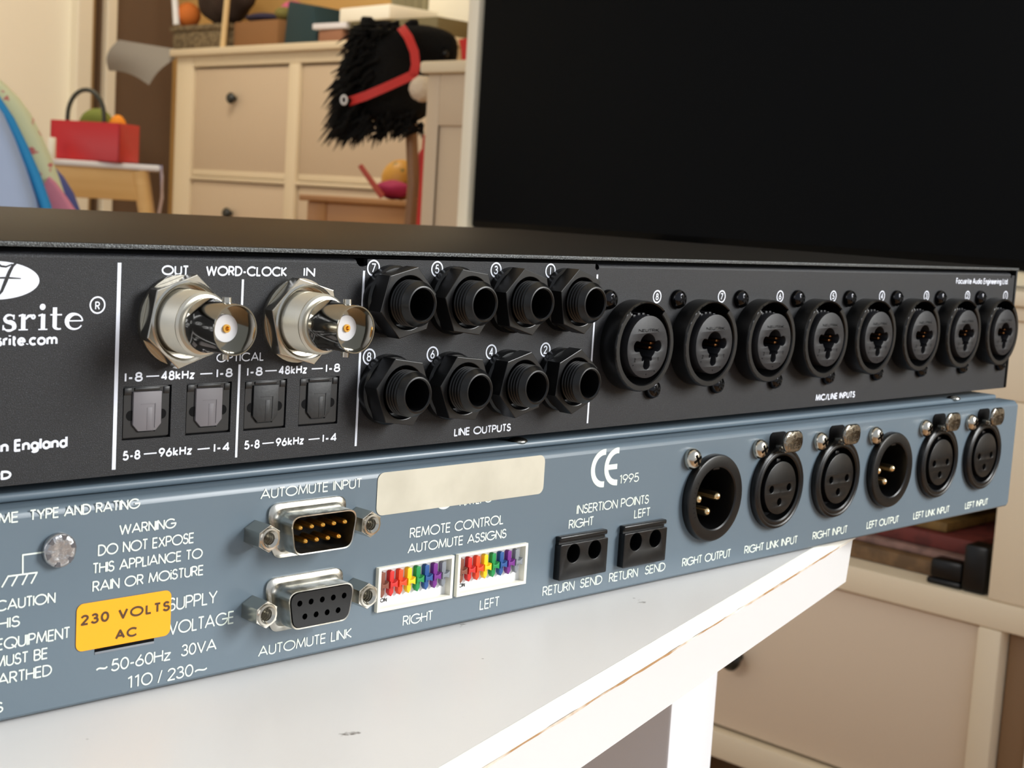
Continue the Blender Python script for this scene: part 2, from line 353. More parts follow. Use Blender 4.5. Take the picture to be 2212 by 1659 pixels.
bm = BM(); lettering(bm, 'R', -157.35, -156.35, -2.1, 1.5, .24, -.06); stroke(bm, circ(1.42, -156.85, -1.25, 36) + [circ(1.42, -156.85, -1.25, 36)[0]], .3, -.06)
done('printed_text', bm, M['print'], black, BO, smooth=False, label='white letter R in a ring')
bm = BM()   # oval emblem with its dark script letter cut through
plate(bm, [[(-176.2 + 8.2 * math.cos(t * PI / 24), 3.0 + 3.25 * math.sin(t * PI / 24)) for t in range(48)]], -.05, -.01)
em = done('oval_emblem', bm, M['print'], black, BO, label='white oval emblem at the left edge')
bm = BM()
stroke(bm, [(-171.6, 5.9), (-172.2, 6.0), (-172.9, 5.5), (-173.5, 4.4), (-174.1, 2.9), (-174.8, 1.2), (-175.6, .2)], [.14, .3, .5, .62, .66, .5, .2], -.07)
stroke(bm, [(-175.2, 3.42), (-173.9, 3.45), (-171.4, 3.35)], [.3, .34, .16], -.07); stroke(bm, [(-175.8, 6.1), (-175.0, 5.4), (-174.1, 5.3), (-173.0, 5.75)], [.2, .34, .3, .2], -.07)
done('emblem_letter', bm, M['powder'], em, smooth=False, label='dark script letter on the white oval')

def ringed(parent, off, ch, cx, cz, r, w, hh, y=-.06):
    bm = BM(); c = circ(r, cx, cz, 36); stroke(bm, c + [c[0]], w, y)
    w = w * .74; ww = .0 if ch == '1' else hh * .5
    lettering(bm, '|' if ch == '1' else ch, cx - ww / 2 - w / 2, cx + ww / 2 + w / 2 + 1e-4, cz - hh / 2, hh, w * 1.05, y)
    done('printed_number', bm, M['print'], parent, off, smooth=False, label='white number %s in a ring' % ch)
for i, ch in enumerate('7531'): ringed(black, BO, ch, -93.76 + 17.89 * i, 6.08, 1.56, .36, 1.95)
for i, ch in enumerate('8642'): ringed(black, BO, ch, -93.76 + 17.89 * i, -12.4, 1.56, .36, 1.95)
for i in range(8): ringed(black, BO, str(8 - i), 27.213 * i, 0.0, 1.5, .38, 1.8)

# ---- word-clock bayonet sockets
def bnc_parts(rot):
    b = BM()
    prof = [(0, 0), (5.9, 0)]
    for k in range(12): prof += [(6.0, -.2 - k * .68), (5.75, -.54 - k * .68)]
    prof += [(5.9, -8.5), (5.5, -8.9), (4.9, -9.0), (4.75, -9.4), (4.95, -9.8), (5.0, -10.2), (4.75, -10.9), (4.68, -11.6), (4.65, -12), (4.65, -18.2), (4.57, -18.5), (4.36, -18.5), (4.28, -18.3), (4.28, -15.0), (0, -15.0)]
    lathe(b, prof, seg=56)
    nut = BM(); hx = circ(8.85, 0, 0, 6, math.radians(rot)); plate(nut, [hx, circ(6.8)], -3.5, -.9, .18)
    lathe(nut, [(6.8, -3.5), (7.25, -3.72), (7.6, -3.5)])
    ws = BM(); lathe(ws, [(5.5, -.9), (8.4, -.9), (8.5, -.6), (8.5, 0)])
    ins = BM(); lathe(ins, [(0, -15.25), (.75, -15.25), (.75, -15.6), (2.45, -15.6), (2.55, -15.4), (2.55, -14.9)], seg=32)
    pin = BM(); lathe(pin, [(0, -15.3), (.42, -15.3), (.42, -15.95), (.74, -15.95), (.78, -15.6), (.78, -15.3)], seg=20)
    lug = []
    for s in (1, -1): lug.append(BM()); bmesh.ops.create_cone(lug[-1], cap_ends=True, segments=16, radius1=.85, radius2=.78, depth=1.4, matrix=Matrix.Translation((0, -15.6, s * 4.85)) @ Matrix.Rotation(0 if s > 0 else PI, 4, 'X'))
    return b, nut, ws, ins, pin, lug
for cx, cz_, rot in ((-140.3, -4.1, 19), (-112.9, -4.5, 45)):
    b, nut, ws, ins, pin, lug = bnc_parts(rot)
    r = done('coaxial_socket', b, M['satin'], black, (cx, 0, cz_ + 32.6), angle=25)
    r.data.materials.append(M['chrome'])
    for p in r.data.polygons:
        if p.center.y < -.0098: p.material_index = 1
    done('hex_nut', nut, M['nickel'], r, angle=20); done('washer', ws, M['nickel'], r); done('insulator', ins, M['ptfe'], r, label='white insulator'); done('contact', pin, M['gold'], r, label='gold centre contact'); [done('bayonet_lug', l, M['nickel'], r) for l in lug]

# ---- optical sockets
def optical(parent, cx, m, lbl):
    b = BM()   # body with the recess around the shutter
    box(b, -5.0, 5.0, .55, 7, -4.85, 4.85, .15)
    plate(b, [rrect(-4.75, 4.75, -4.55, 4.6, .2), [(-3.2, 3.9), (-3.2, -1.8), (-1.9, -3.7), (1.9, -3.7), (3.2, -1.8), (3.2, 3.9)], ], .25, .6)
    box(b, -4.75, -3.2, .1, .5, 3.3, 4.6, .08); box(b, 3.5, 4.75, .1, .5, 3.3, 4.6, .08); box(b, -2.6, 2.6, .05, .5, 4.0, 4.6, .08)
    r = done('optical_socket', b, M['socket'], parent, (cx, 0, -21.05 + 32.6))
    s = BM(); plate(s, [[(-2.95, 3.85), (-2.95, -2.2), (-1.8, -3.45), (1.8, -3.45), (2.95, -2.2), (2.95, 3.85)]], -.15, .6, .1)
    box(s, -1.3, 1.75, -.2, -.1, 1.5, 1.62); box(s, 1.55, 1.75, -.24, -.1, -2.9, 1.62); box(s, -.1, 1.0, -.2, -.1, -3.3, .9, .04)
    done('shutter', s, m, r, label=lbl)
    for sx in (-1, 1):
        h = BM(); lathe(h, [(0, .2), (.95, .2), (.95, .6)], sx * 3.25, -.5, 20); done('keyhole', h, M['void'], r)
for i, (a, b) in enumerate(TOS): optical(black, (a + b) / 2, M['shut_grey'] if i < 2 else M['shut_black'], 'grey shutter' if i < 2 else 'black shutter')

# ---- jack sockets with hexagon nuts
def jack(cx, cz_, rot, slant):
    b = BM(); prof = [(4.6, 0), (4.6, -5.2)]
    for k in range(4): prof += [(4.85, -5.5 - k * .85), (4.86, -5.75 - k * .85), (4.5, -6.0 - k * .85), (4.5, -6.2 - k * .85)]
    prof += [(4.75, -8.95), (4.6, -9.2), (4.05, -10.0), (3.85, -10.25), (3.55, -10.3), (3.3, -10.05), (3.25, -9.5), (3.2, -2), (0, -2)]
    lathe(b, prof, seg=48)
    r = done('jack_socket', b, M['plastic'], black, (cx, 0, cz_ + 32.6), angle=28)
    n = BM(); plate(n, [circ(7.75, 0, 0, 6, math.radians(rot)), circ(5.65)], -6.0, -2.0, .16); lathe(n, [(5.65, -6), (5.35, -5.4), (5.2, -2)])
    done('hex_nut', n, M['nut'], r, angle=20)
    w = BM(); lathe(w, [(4.9, -2.2), (7.0, -2.2), (7.45, -1.7), (7.5, 0)]); done('washer', w, M['plastic'], r)
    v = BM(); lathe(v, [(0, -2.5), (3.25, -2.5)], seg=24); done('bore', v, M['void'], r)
for i, (rt, rb) in enumerate(zip((14, 53, 44, 42), (52, 54, 15, 23))):
    jack(-88.7 + 17.89 * i, -.65, rt, 0); jack(-88.7 + 17.89 * i, -19.4, rb, 0)

# ---- combination sockets
def clover(n=120, g=0.0):
    cs = [(0, .1, 3.2 + g), (-3.9, .15, 1.4 + g), (3.9, .15, 1.4 + g), (0, -4.35, 1.3 + g), (-1.5, -3.0, 0.5 + g), (1.5, -3.0, .5 + g)]
    o = []
    for i in range(n):
        t = 2 * PI * i / n; d = (math.cos(t), math.sin(t)); best = 0
        for cx, cz_, r in cs:
            b = d[0] * cx + d[1] * cz_; q = b * b - (cx * cx + cz_ * cz_ - r * r)
            if q >= 0: best = max(best, b + math.sqrt(q))
        o.append((d[0] * best, d[1] * best))
    return o
def cross_screw(bm, cx, cz_, r, y0, h):
    lathe(bm, [(r * .98, y0), (r, y0 - h * .35), (r * .82, y0 - h * .8), (r * .5, y0 - h), (0, y0 - h * 1.05)], cx, cz_, 24)
def slot_cross(bm, cx, cz_, r, y, a=0.5):
    for t in (a, a + PI / 2):
        c, s = math.cos(t), math.sin(t); w = r * .13; l = r * .62
        plate(bm, [[(cx + c * u - s * v, cz_ + s * u + c * v) for u, v in ((-l, -w), (l, -w), (l, w), (-l, w))]], y - .12, y + .25)
def pan_screw(r, cx, cz_, m, rad=2.35, h=1.9, m2='dark_metal'):
    s = BM(); cross_screw(s, cx, cz_, rad, 0, h); n = len(s.faces); slot_cross(s, cx, cz_, rad * .85, -h * 1.02)
    s.faces.ensure_lookup_table()
    for f in s.faces[n:]: f.material_index = 1
    so = done('screw', s, M[m], r, angle=60); so.data.materials.append(M[m2])
    return so
def combo():
    b = BM(); seg = 96
    lathe(b, [(10.8, 6), (10.8, 0), (11.25, 0), (11.3, -4.4), (11.15, -4.95), (10.95, -5.2)], seg=seg)
    g0, g1 = math.radians(90 - 36), math.radians(90 + 36)
    lathe(b, [(10.95, -5.2), (9.8, -5.2), (9.6, -4.9), (9.6, 4), (0, 4)], seg=seg, a0=g1, a1=g0 + 2 * PI)
    lathe(b, [(10.95, -5.2), (10.7, -5.0), (10.6, 4), (0, 4)], seg=24, a0=g0, a1=g1)
    for t in (g0, g1):   # cheeks of the latch recess
        c, s = math.cos(t), math.sin(t)
        vs = [b.verts.new((c * r, y, s * r)) for r, y in ((10.7, -5.0), (9.8, -5.2), (9.55, 4), (10.6, 4))]; b.faces.new(vs)
    r = done('combination_socket', b, M['ring'], None, angle=30)
    i = BM(); plate(i, [circ(7.75, 0, 0, 72), clover()], -5.9, 4, .12)
    for t in (70, 84, 97, 110): c, s = math.cos(math.radians(t)), math.sin(math.radians(t)); box(i, c * 7.7 - .5, c * 7.7 + .5, -3.2, 3, s * 7.7 - .3, s * 7.7 + .5, .1)
    ins = done('insert', i, M['insert'], r)
    tx = BM(); lettering(tx, 'NEUTRIK', -3.9, 3.9, 3.75, .75, .12, -6.0); lettering(tx, '1', 4.1, 4.5, -3.6, 1.0, .14, -6.0); lettering(tx, '2', -4.9, -4.4, -3.6, 1.0, .14, -6.0)
    for d in ((-5.2, -4.4), (0, -6.8), (3.2, -6.1)): plate(tx, [circ(.14, *d, 8)], -6.0, -5.95)
    done('moulded_text', tx, M['void'], r, smooth=False, label='moulded lettering on the insert')
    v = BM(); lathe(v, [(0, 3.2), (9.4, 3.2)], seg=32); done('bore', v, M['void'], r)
    for z0, y0 in ((.35, -4.0), (-.85, -3.7)):
        k = BM(); box(k, 3.1, 5.1, y0, 2, z0, z0 + .6, .1); done('contact', k, M['brass'], r, label='brass contact')
    for cx, cz_ in ((-9.6, 11.3), (9.6, -11.6)): pan_screw(r, cx, cz_, 'dark_metal', 2.5, 2.1, 'void')
    return r
c0 = combo()
for i, (cx, cz_) in enumerate(CMB):
    if i == 0: c0.parent = black; c0.location = Vector((cx, 0, cz_ + 32.6)) * MM
    else: dup(c0, black, (cx, 0, cz_ + 32.6))

# ================================================================== GREY RACK UNIT (below)
GO = (120, 0, 73.3)
grey = thing('rack_audio_unit', 'grey-blue rack audio unit lying directly on the white table top', 'audio unit', (-.120, -.0032, -.0733), -.0098)
GX0, GX1 = -240.0, 195.4
XLR = [(22.6 + 29.75 * i, -53.0) for i in range(6)]; MALE = (0, 3)
JB = [(-36.7, -19.7), (-13.5, 3.15)]
DIPS = [(-91.8, -70.1), (-68.9, -46.8)]
bm = BM()
holes = [circ(9.4, *p) for p in XLR]
for a, b in DIPS: holes.append([(a + .2, -66.6), (b - .2, -66.6), (b - .2, -57.0), (a + .2, -57.0)])
for a, b in JB: holes.append([(a + 1.5, -65), (b - 1.5, -65), (b - 1.5, -58.5), (a + 1.5, -58.5)])
plate(bm, [[(GX0, -72.6), (GX1 - .8, -72.6), (GX1, -71.8), (GX1, -37.6), (GX0, -37.6)]] + holes, 0, 1.2)
prof = [(0, -37.6), (.12, -36.95), (.45, -36.4), (1.0, -36.05), (1.7, -35.95), (7, -35.9)]
vs = [[bm.verts.new((xx, p[0], p[1])) for p in prof] for xx in (GX0, GX1 - .9)]
for i in range(len(prof) - 1): bm.faces.new((vs[0][i], vs[0][i + 1], vs[1][i + 1], vs[1][i]))
e = [bm.verts.new((GX1, p[0], -37.6 if k == 0 else -37.6 + (p[1] + 37.6) * .45)) for k, p in enumerate(prof)]
for i in range(len(prof) - 1): bm.faces.new((vs[1][i], vs[1][i + 1], e[i + 1], e[i]))
prof = [(0, -72.6), (.15, -72.95), (.5, -73.2), (3, -73.3)]
vs = [[bm.verts.new((xx, p[0], p[1])) for p in prof] for xx in (GX0, GX1 - .8)]
for i in range(len(prof) - 1): bm.faces.new((vs[0][i], vs[0][i + 1], vs[1][i + 1], vs[1][i]))
done('rear_panel', bm, M['steel_blue'], grey, GO)
bm = BM(); box(bm, GX0, GX1, 1.3, 245, -73.2, -71.9, .3); box(bm, GX1 - 1.2, GX1, 1.3, 245, -71.9, -36.4, .2); box(bm, GX0, GX0 + 1, 1.3, 245, -71.9, -36.4)
done('chassis_tray', bm, M['steel_blue'], grey, GO)
bm = BM(); box(bm, GX0, GX1 - 1.5, 16, 17, -71, -36.5); done('inner_bulkhead', bm, M['void'], grey, GO)
bm = BM(); box(bm, GX0, GX1 - 7, 4.6, 245, -35.8, -34.1, .75, 4); done('lid', bm, M['steel_blue'], grey, GO)
for i, xx in enumerate((-45.0, 160)):
    bm = BM(); bmesh.ops.create_uvsphere(bm, u_segments=20, v_segments=10, radius=1, matrix=Matrix.Translation((xx, 5.6 if i else 6.4, -34.1)) @ Matrix.Diagonal((2.6, 2.2, .9, 1)))
    done('lid_screw', bm, M['nickel'], grey, GO)
bm = BM(); plate(bm, [[(GX0, -71.55), (GX1, -71.55), (GX1, -71.45), (GX0, -71.45)]], -.04, 0)

def gt(s, a, b, base, h, w=.26, m='cream', gap=.14, **k): return text(grey, GO, s, a, b, base, h, w * 1.06, M[m], gap=gap, **k)
gt('ME', -176.0, -172.3, -38.2, 1.95); gt('TYPE AND RATING', -170.3, -148.9, -38.2, 1.95, .26)
gt('WARNING', -152.95, -141.15, -42.75, 1.95); gt('DO NOT EXPOSE', -157.1, -137.05, -46.12, 2.1); gt('THIS APPLIANCE TO', -158.1, -135.05, -49.3, 2.05)
gt('RAIN OR MOiSTURE'.replace('Oi', 'Oj'), -158.0, -134.7, -52.63, 2.05)
gt('CAUTION', -176.2, -165.1, -53.45, 2.0); gt('HIS', -175.7, -171.65, -56.65, 2.0); gt('EQUIPMENT', -175.9, -162.1, -60.35, 2.15); gt('MUST BE', -176.2, -166.3, -63.4, 2.1)
gt('ARTHED', -175.6, -165.45, -66.6, 2.15); gt('S', -176.0, -174.4, -71.5, 2.0)
gt('SUPPLY', -142.2, -131.35, -58.65, 2.6, .28); gt('VOLTAGE', -142.0, -127.35, -63.3, 2.6, .28)
gt('~', -156.9, -154.4, -68.1, 2.3, .3); gt('50-60Hz', -153.85, -141.3, -68.15, 2.35, .28); gt('30VA', -139.1, -131.1, -67.95, 2.35, .28)
gt('110', -150.35, -145.05, -72.1, 2.45, .28); gt('/', -144.0, -143.0, -72.2, 2.5, .24); gt('230', -141.95, -136.2, -72.2, 2.45, .28); gt('~', -136.0, -133.0, -72.3, 2.3, .3)
gt('AUTOMUTE INPUT', -122.3, -96.9, -39.25, 2.1, .26); gt('AUTOMUTE LINK', -121.3, -97.6, -71.2, 2.2, .26)
gt('REMOTE CONTROL', -82.95, -54.55, -51.7, 2.3, .28); gt('AUTOMUTE ASSIGNS', -83.3, -53.4, -55.05, 2.2, .28); gt('RIGHT', -83.6, -74.85, -71.05, 2.3, .28); gt('LEFT', -60.6, -54.3, -71.05, 2.4, .28)
gt('NRTL/C', -68.7, -58.8, -46.15, 2.3, .26)
gt('1995', -14.8, -7.35, -46.1, 2.35, .26); gt('INSERTION POINTS', -29.85, -2.85, -52.15, 2.35, .28)
gt('RIGHT', -32.3, -23.4, -55.5, 2.3, .28); gt('LEFT', -8.2, -1.9, -55.5, 2.3, .28)
for a, b in ((-40.0, -28.85), (-16.2, -5.05)): gt('RETURN', a, b, -70.9, 2.4, .28)
for a, b in ((-26.8, -18.75), (-2.3, 5.9)): gt('SEND', a, b, -70.8, 2.35, .28)
gt('RIGHT OUTPUT', 12.85, 34.0, -70.8, 2.35, .3); gt('RIGHT LINK INPUT', 40.3, 65.9, -70.85, 2.35, .32); gt('RIGHT INPUT', 73.6, 92.15, -70.85, 2.4, .32)
gt('LEFT OUTPUT', 103.0, 121.8, -70.95, 2.35, .34); gt('LEFT LINK INPUT', 130.7, 153.8, -71.05, 2.35, .36); gt('LEFT INPUT', 164.3, 180.3, -71.2, 2.3, .38)
bm = BM()   # conformity mark
def thick_arc(cx, cz_, ro, ri, a0, a1):
    o = arc(cx, cz_, ro, ro, a0, a1, 24); i = arc(cx, cz_, ri, ri, a1, a0, 24); plate(bm, [o + i], -.05, -.01)
thick_arc(-20.9, -41.55, 4.75, 3.3, 90, 270); thick_arc(-16.0, -41.5, 4.75, 3.3, 90, 270)
for zz in (-36.8 - 1.45, -46.3): plate(bm, [[(-20.9, zz), (-20.5, zz), (-20.5, zz + 1.45), (-20.9, zz + 1.45)]], -.05, -.01); plate(bm, [[(-16.0, zz), (-15.6, zz), (-15.6, zz + 1.45), (-16.0, zz + 1.45)]], -.05, -.01)
plate(bm, [[(-19.4, -42.15), (-16.0, -42.15), (-16.0, -40.85), (-19.4, -40.85)]], -.05, -.01)
done('conformity_mark', bm, M['cream'], grey, GO, smooth=False, label='cream letters CE')
bm = BM(); plate(bm, [circ(2.9, -73.3, -43.4, 40)], -.05, -.01); done('printed_disc', bm, M['cream'], grey, GO, label='cream disc peeping out under the silver label')
bm = BM()   # earth symbol
for pts in ([(-167.0, -44.05), (-171.4, -44.05), (-171.33, -47.45)], [(-174.1, -47.45), (-168.6, -47.5)], [(-174.0, -47.45), (-175.1, -49.25)], [(-172.2, -47.45), (-173.3, -49.3)], [(-170.4, -47.5), (-171.4, -49.35)], [(-168.7, -47.5), (-169.75, -49.35)]): stroke(bm, pts, .3, -.05)
done('earth_symbol', bm, M['cream'], grey, GO, smooth=False, label='cream earth symbol')
# labels
bm = BM(); plate(bm, [rrect(-92.7, -42.1, -45.75, -36.55, 1.7)], -.14, -.08); done('blank_label', bm, M['silver'], grey, GO, label='blank silver label')
bm = BM(); plate(bm, [rrect(-161.0, -141.65, -63.2, -54.45, 1.3)], -.16, -.09); yl = done('voltage_label', bm, M['yellow'], grey, GO, label='yellow label reading 230 VOLTS AC')
text(yl, (0, 0, 0), '230 VOLTS', -160.2, -141.9, -58.45, 1.95, .4, M['ink'], y=-.2, gap=.34, space=.6); text(yl, (0, 0, 0), 'AC', -153.2, -148.7, -62.2, 1.85, .4, M['ink'], y=-.2, gap=.34)
bm = BM(); box(bm, -157.2, -145.0, -.08, .5, -63.9, -57, .05); done('selector_slot', bm, M['void'], grey, GO)
bm = BM(); box(bm, -157.2, -145.0, -.12, .1, -64.3, -63.85, .05); done('selector_rim', bm, M['l_grey'], grey, GO)
# earth screw
bm = BM(); lathe(bm, [(3.1, 0), (3.12, -.9), (2.9, -1.25), (2.45, -1.4), (1.4, -1.35), (0, -1.2)], 0, 0, 40)
es = done('earth_screw', bm, M['zinc'], grey, (-164.9 + 120, 0, -43.9 + 73.3), angle=50)
bm = BM()
for k in range(6):
    t = k * PI / 3 + .3; plate(bm, [[(math.cos(t - .12) * 2.0, math.sin(t - .12) * 2.0), (math.cos(t - .2) * 2.9, math.sin(t - .2) * 2.9), (math.cos(t + .2) * 2.9, math.sin(t + .2) * 2.9), (math.cos(t + .12) * 2.0, math.sin(t + .12) * 2.0)]], -1.45, -1.2)
done('screw_serration', bm, M['zinc_dark'], es)

# ---- nine-way connectors
def dshape(w, h, r, k=.10):
    """D outline, wider at the top, rounded corners"""
    tw, bw = w / 2, w / 2 - h * .17
    c = [(tw, h / 2), (-tw, h / 2), (-bw, -h / 2), (bw, -h / 2)]; o = []
    for i in range(4):
        p = Vector(c[i]); a = (Vector(c[i - 1]) - p).normalized(); b = (Vector(c[(i + 1) % 4]) - p).normalized()
        ang = a.angle(b); d = r / math.tan(ang / 2); p0 = p + a * d; p1 = p + b * d
        for s in range(8):
            t = s / 7; o.append(tuple((1 - t) ** 2 * p0 + 2 * t * (1 - t) * p + t * t * p1))
    return o
def loft(bm, rings):
    vs = [[bm.verts.new((p[0], y, p[1])) for p in o] for o, y in rings]; n = len(vs[0])
    for A, B in zip(vs, vs[1:]):
        for i in range(n): bm.faces.new((A[i], A[(i + 1) % n], B[(i + 1) % n], B[i]))
    return vs
TOPX = [-5.54 + 2.77 * i for i in range(5)]; BOTX = [-4.155 + 2.77 * i for i in range(4)]
def dsub(cx, cz_, male):
    b = BM(); fl = dshape(20.2, 11.2, 2.6)
    loft(b, [(fl, 0), (fl, -.45), (dshape(19.6, 10.6, 2.5), -.75), (dshape(18.0, 9.0, 2.5), -.85), (dshape(17.3, 8.4, 2.4), -1.4), (dshape(17.0, 8.15, 2.3), -2.4), (dshape(16.9, 8.05, 2.3), -5.8), (dshape(16.7, 7.85, 2.2), -6.0), (dshape(16.2, 7.35, 2.1), -5.95), (dshape(16.1, 7.25, 2.1), -.5)])
    r = done('data_connector', b, M['tin'], grey, (cx + 120, 0, cz_ + 73.3), angle=40)
    if male:
        for k in range(3):   # dimples along the top of the shell
            pass
        i = BM(); plate(i, [dshape(16.2, 7.4, 2.0)], -.8, -.4); done('insulator', i, M['void'], r)
        for xs, zz in ((TOPX, 1.42), (BOTX, -1.42)):
            for px_ in xs:
                p = BM(); lathe(p, [(.58, -.6), (.58, -5.1), (.48, -5.5), (.25, -5.75), (0, -5.8)], px_, zz, 14); done('pin', p, M['gold'], r, label='gold pin')
    else:
        i = BM(); hs = [circ(.62, p, 1.42, 14) for p in TOPX] + [circ(.62, p, -1.42, 14) for p in BOTX]
        plate(i, [dshape(15.9, 7.05, 2.0)] + hs, -6.15, -1); done('insulator', i, M['plastic'], r, label='black insulator with nine holes')
        v = BM(); plate(v, [dshape(15, 6, 1.8)], -3.2, -3.0); done('bore', v, M['void'], r)
    for sx in (-12.65, 12.65):
        h = BM(); plate(h, [circ(2.75, sx, 0, 6, .5), circ(1.35, sx, 0, 24)], -5.2, 0, .12)
        pr = [(1.35, -.5)]
        lathe(h, [(2.3, -5.2), (2.15, -5.55), (1.75, -5.6), (1.5, -5.3)] + [q for k in range(6) for q in ((1.25, -5.1 + k * .7), (1.45, -4.75 + k * .7))] + [(0, -.6)], sx, 0, 28)
        done('jack_screw', h, M['nickel'], r, angle=22)
dsub(-110.75, -45.9, True); dsub(-110.65, -61.0, False)

# ---- DIP switches
LC = ('brown', 'red', 'orange', 'yel', 'green', 'blue', 'violet', 'grey')
def dip(cx, w):
    b = BM(); x1, zt, zb = w / 2, 4.85, -4.85
    plate(b, [[(-x1, zb), (x1, zb), (x1, zt), (-x1, zt)], [(-x1 + .8, zb + .75), (x1 - .8, zb + .75), (x1 - .8, zt - .6), (-x1 + .8, zt - .6)]], -.95, 3, .08)
    r = done('dip_switch', b, M['dip'], grey, (cx + 120, 0, -61.75 + 73.3))
    f = BM(); box(f, -x1 + .5, x1 - .5, .75, 1.5, zb + .5, zt - .5); done('switch_floor', f, M['white_pl'], r)
    for k in range(1, 8):
        pass
    for k, c in enumerate(LC):
        l = BM(); px_ = -x1 + 1.75 + k * 2.5
        plate(l, [[(px_ - .6, 3.4), (px_ - .3, 3.6), (px_ + .3, 3.6), (px_ + .6, 3.4), (px_ + .6, -1.2), (px_, -2.0), (px_ - .6, -1.2)]], -.35, .8, .06)
        plate(l, [[(px_ - .9, 1.55), (px_ - .35, 1.05), (px_ + .35, 1.05), (px_ + 1.15, 1.6), (px_ + 1.15, -.05), (px_ + .35, .3), (px_ - .35, .3), (px_ - .9, -.05)]], -1.05, .2, .06)
        done('switch_lever', l, M['l_' + c], r, label='%s lever' % {'yel': 'yellow'}.get(c, c))
    t = BM(); lettering(t, 'ON', -x1 + 2.1, -x1 + 4.0, -3.35, .95, .2, .7); done('printed_text', t, M['black_ink'], r, smooth=False, label='small black word ON')
for a, b in DIPS: dip((a + b) / 2, b - a)

# ---- twin insertion jacks
def jackblock(a, b_):
    w = b_ - a; b = BM(); hs = [circ(2.3, -3.85, .9, 28), circ(2.3, 3.75, .9, 28)]
    plate(b, [rrect(-w / 2, w / 2, -5.35, 3.4, .4, 3)] + hs, -2.0, 0, .15)
    box(b, -w / 2, w / 2, -1.75, 0, 4.1, 5.3, .35, 3); box(b, -w / 2 + .2, w / 2 - .3, -1.1, 0, 3.2, 4.4)
    for h in (-3.85, 3.75): lathe(b, [(2.3, -1.9), (2.2, 8)], h, .9, 28)
    r = done('insert_jack_block', b, M['plastic'], grey, ((a + b_) / 2 + 120, 0, -61.9 + 73.3))
    for h in (-3.85, 3.75):
        v = BM(); lathe(v, [(0, 1.4), (2.25, 1.4)], h, .9, 24); done('bore', v, M['void'], r)
for a, b in JB: jackblock(a, b)

# ---- three-pin sockets
def xlr_female():
    b = BM(); seg = 80
    lathe(b, [(11.7, 0), (11.7, -1.3), (11.5, -1.75), (10.9, -2.0), (10.5, -1.85), (10.1, -2.0), (9.6, -2.0), (9.2, -1.7), (9.1, 6), (0, 6)], seg=seg)
    r = done('three_pin_socket', b, M['plastic'], None, angle=30)
    i = BM(); hs = [circ(1.05, -4.15, -.1, 20), circ(1.05, 4.15, -.1, 20), circ(1.05, 0, -3.95, 20)]
    plate(i, [circ(7.5, 0, 0, 64)] + hs, -2.0, 6, .2); box(i, -.9, .9, -.6, 5, 7.2, 8.0, .1)
    done('insert', i, M['plastic'], r)
    e = BM(); plate(e, [[(-6.9, 2.0), (6.9, 2.0), (6.9, 2.1), (-6.9, 2.1)]], -2.05, -1.98); lettering(e, '3', -.45, .45, -1.4, 1.2, .14, -2.05); done('moulded_text', e, M['ring'], r, smooth=False, label='moulded line and number on the insert')
    v = BM(); lathe(v, [(0, 3), (9.0, 3)], seg=32); done('bore', v, M['void'], r)
    pan_screw(r, -9.6, 11.6, 'nickel', 2.75, 2.4)
    l = BM()   # push latch: stalk, tongue and rounded thumb tab
    plate(l, [rrect(-4.3, 4.3, 10.6, 16.6, 2.6, 8)], -5.3, -4.2, .4)
    box(l, -2.6, 2.6, -4.4, 2, 10.4, 12.4, .3)
    la = done('latch', l, M['latch'], r, label='metal push latch', angle=50)
    t = BM(); lettering(t, 'PUSH', -2.9, 2.9, 11.5, 1.6, .22, -5.36); t2 = lettering(t, '3', -.7, .7, 14.0, 1.5, .2, -5.36); done('stamped_text', t, M['nickel'], r, smooth=False, label='stamped word PUSH on the latch')
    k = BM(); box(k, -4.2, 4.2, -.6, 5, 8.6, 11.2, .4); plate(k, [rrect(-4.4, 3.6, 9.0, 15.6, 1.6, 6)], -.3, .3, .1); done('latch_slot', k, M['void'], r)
    return r
def xlr_male():
    b = BM()
    lathe(b, [(11.7, 0), (11.75, -1.6), (11.5, -2.1), (11.1, -2.25), (8.7, -2.25), (8.35, -2.0), (8.3, 11.5), (0, 11.5)], seg=80)
    r = done('three_pin_plug', b, M['plastic'], None, angle=30)
    box_ = BM(); box(box_, -1.4, 1.4, -1.6, 11, 7.6, 8.6, .2); done('key_ridge', box_, M['plastic'], r)
    e = BM(); c = [(9.9 * math.cos(math.radians(t)), 9.9 * math.sin(math.radians(t))) for t in range(150, 212, 4)]
    for k in range(0, len(c) - 1, 2): stroke(e, [c[k], (c[k][0] * .94, c[k][1] * .94)], .14, -2.28)
    done('moulded_text', e, M['void'], r, smooth=False, label='moulded lettering on the rim')
    v = BM(); lathe(v, [(0, 11), (8.3, 11)], seg=32); done('bore', v, M['void'], r)
    for px_, pz_ in ((-4.1, -.3), (4.0, -.3), (0, -4.1)):
        p = BM(); lathe(p, [(1.2, 11), (1.2, .8), (1.0, .2), (.5, -.2), (0, -.3)], px_, pz_, 20); done('pin', p, M['pin'], r, label='pale gold pin')
    pan_screw(r, -9.6, 11.2, 'nickel', 2.85, 2.5)
    return r
xf = xm = None
for i, (cx, cz_) in enumerate(XLR):
    loc = (cx + 120, 0, cz_ + 73.3)
    if i in MALE:
        if xm: dup(xm, grey, loc)
        else: xm = xlr_male(); xm.parent = grey; xm.location = Vector(loc) * MM
    else:
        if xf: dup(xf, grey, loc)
        else: xf = xlr_female(); xf.parent = grey; xf.location = Vector(loc) * MM

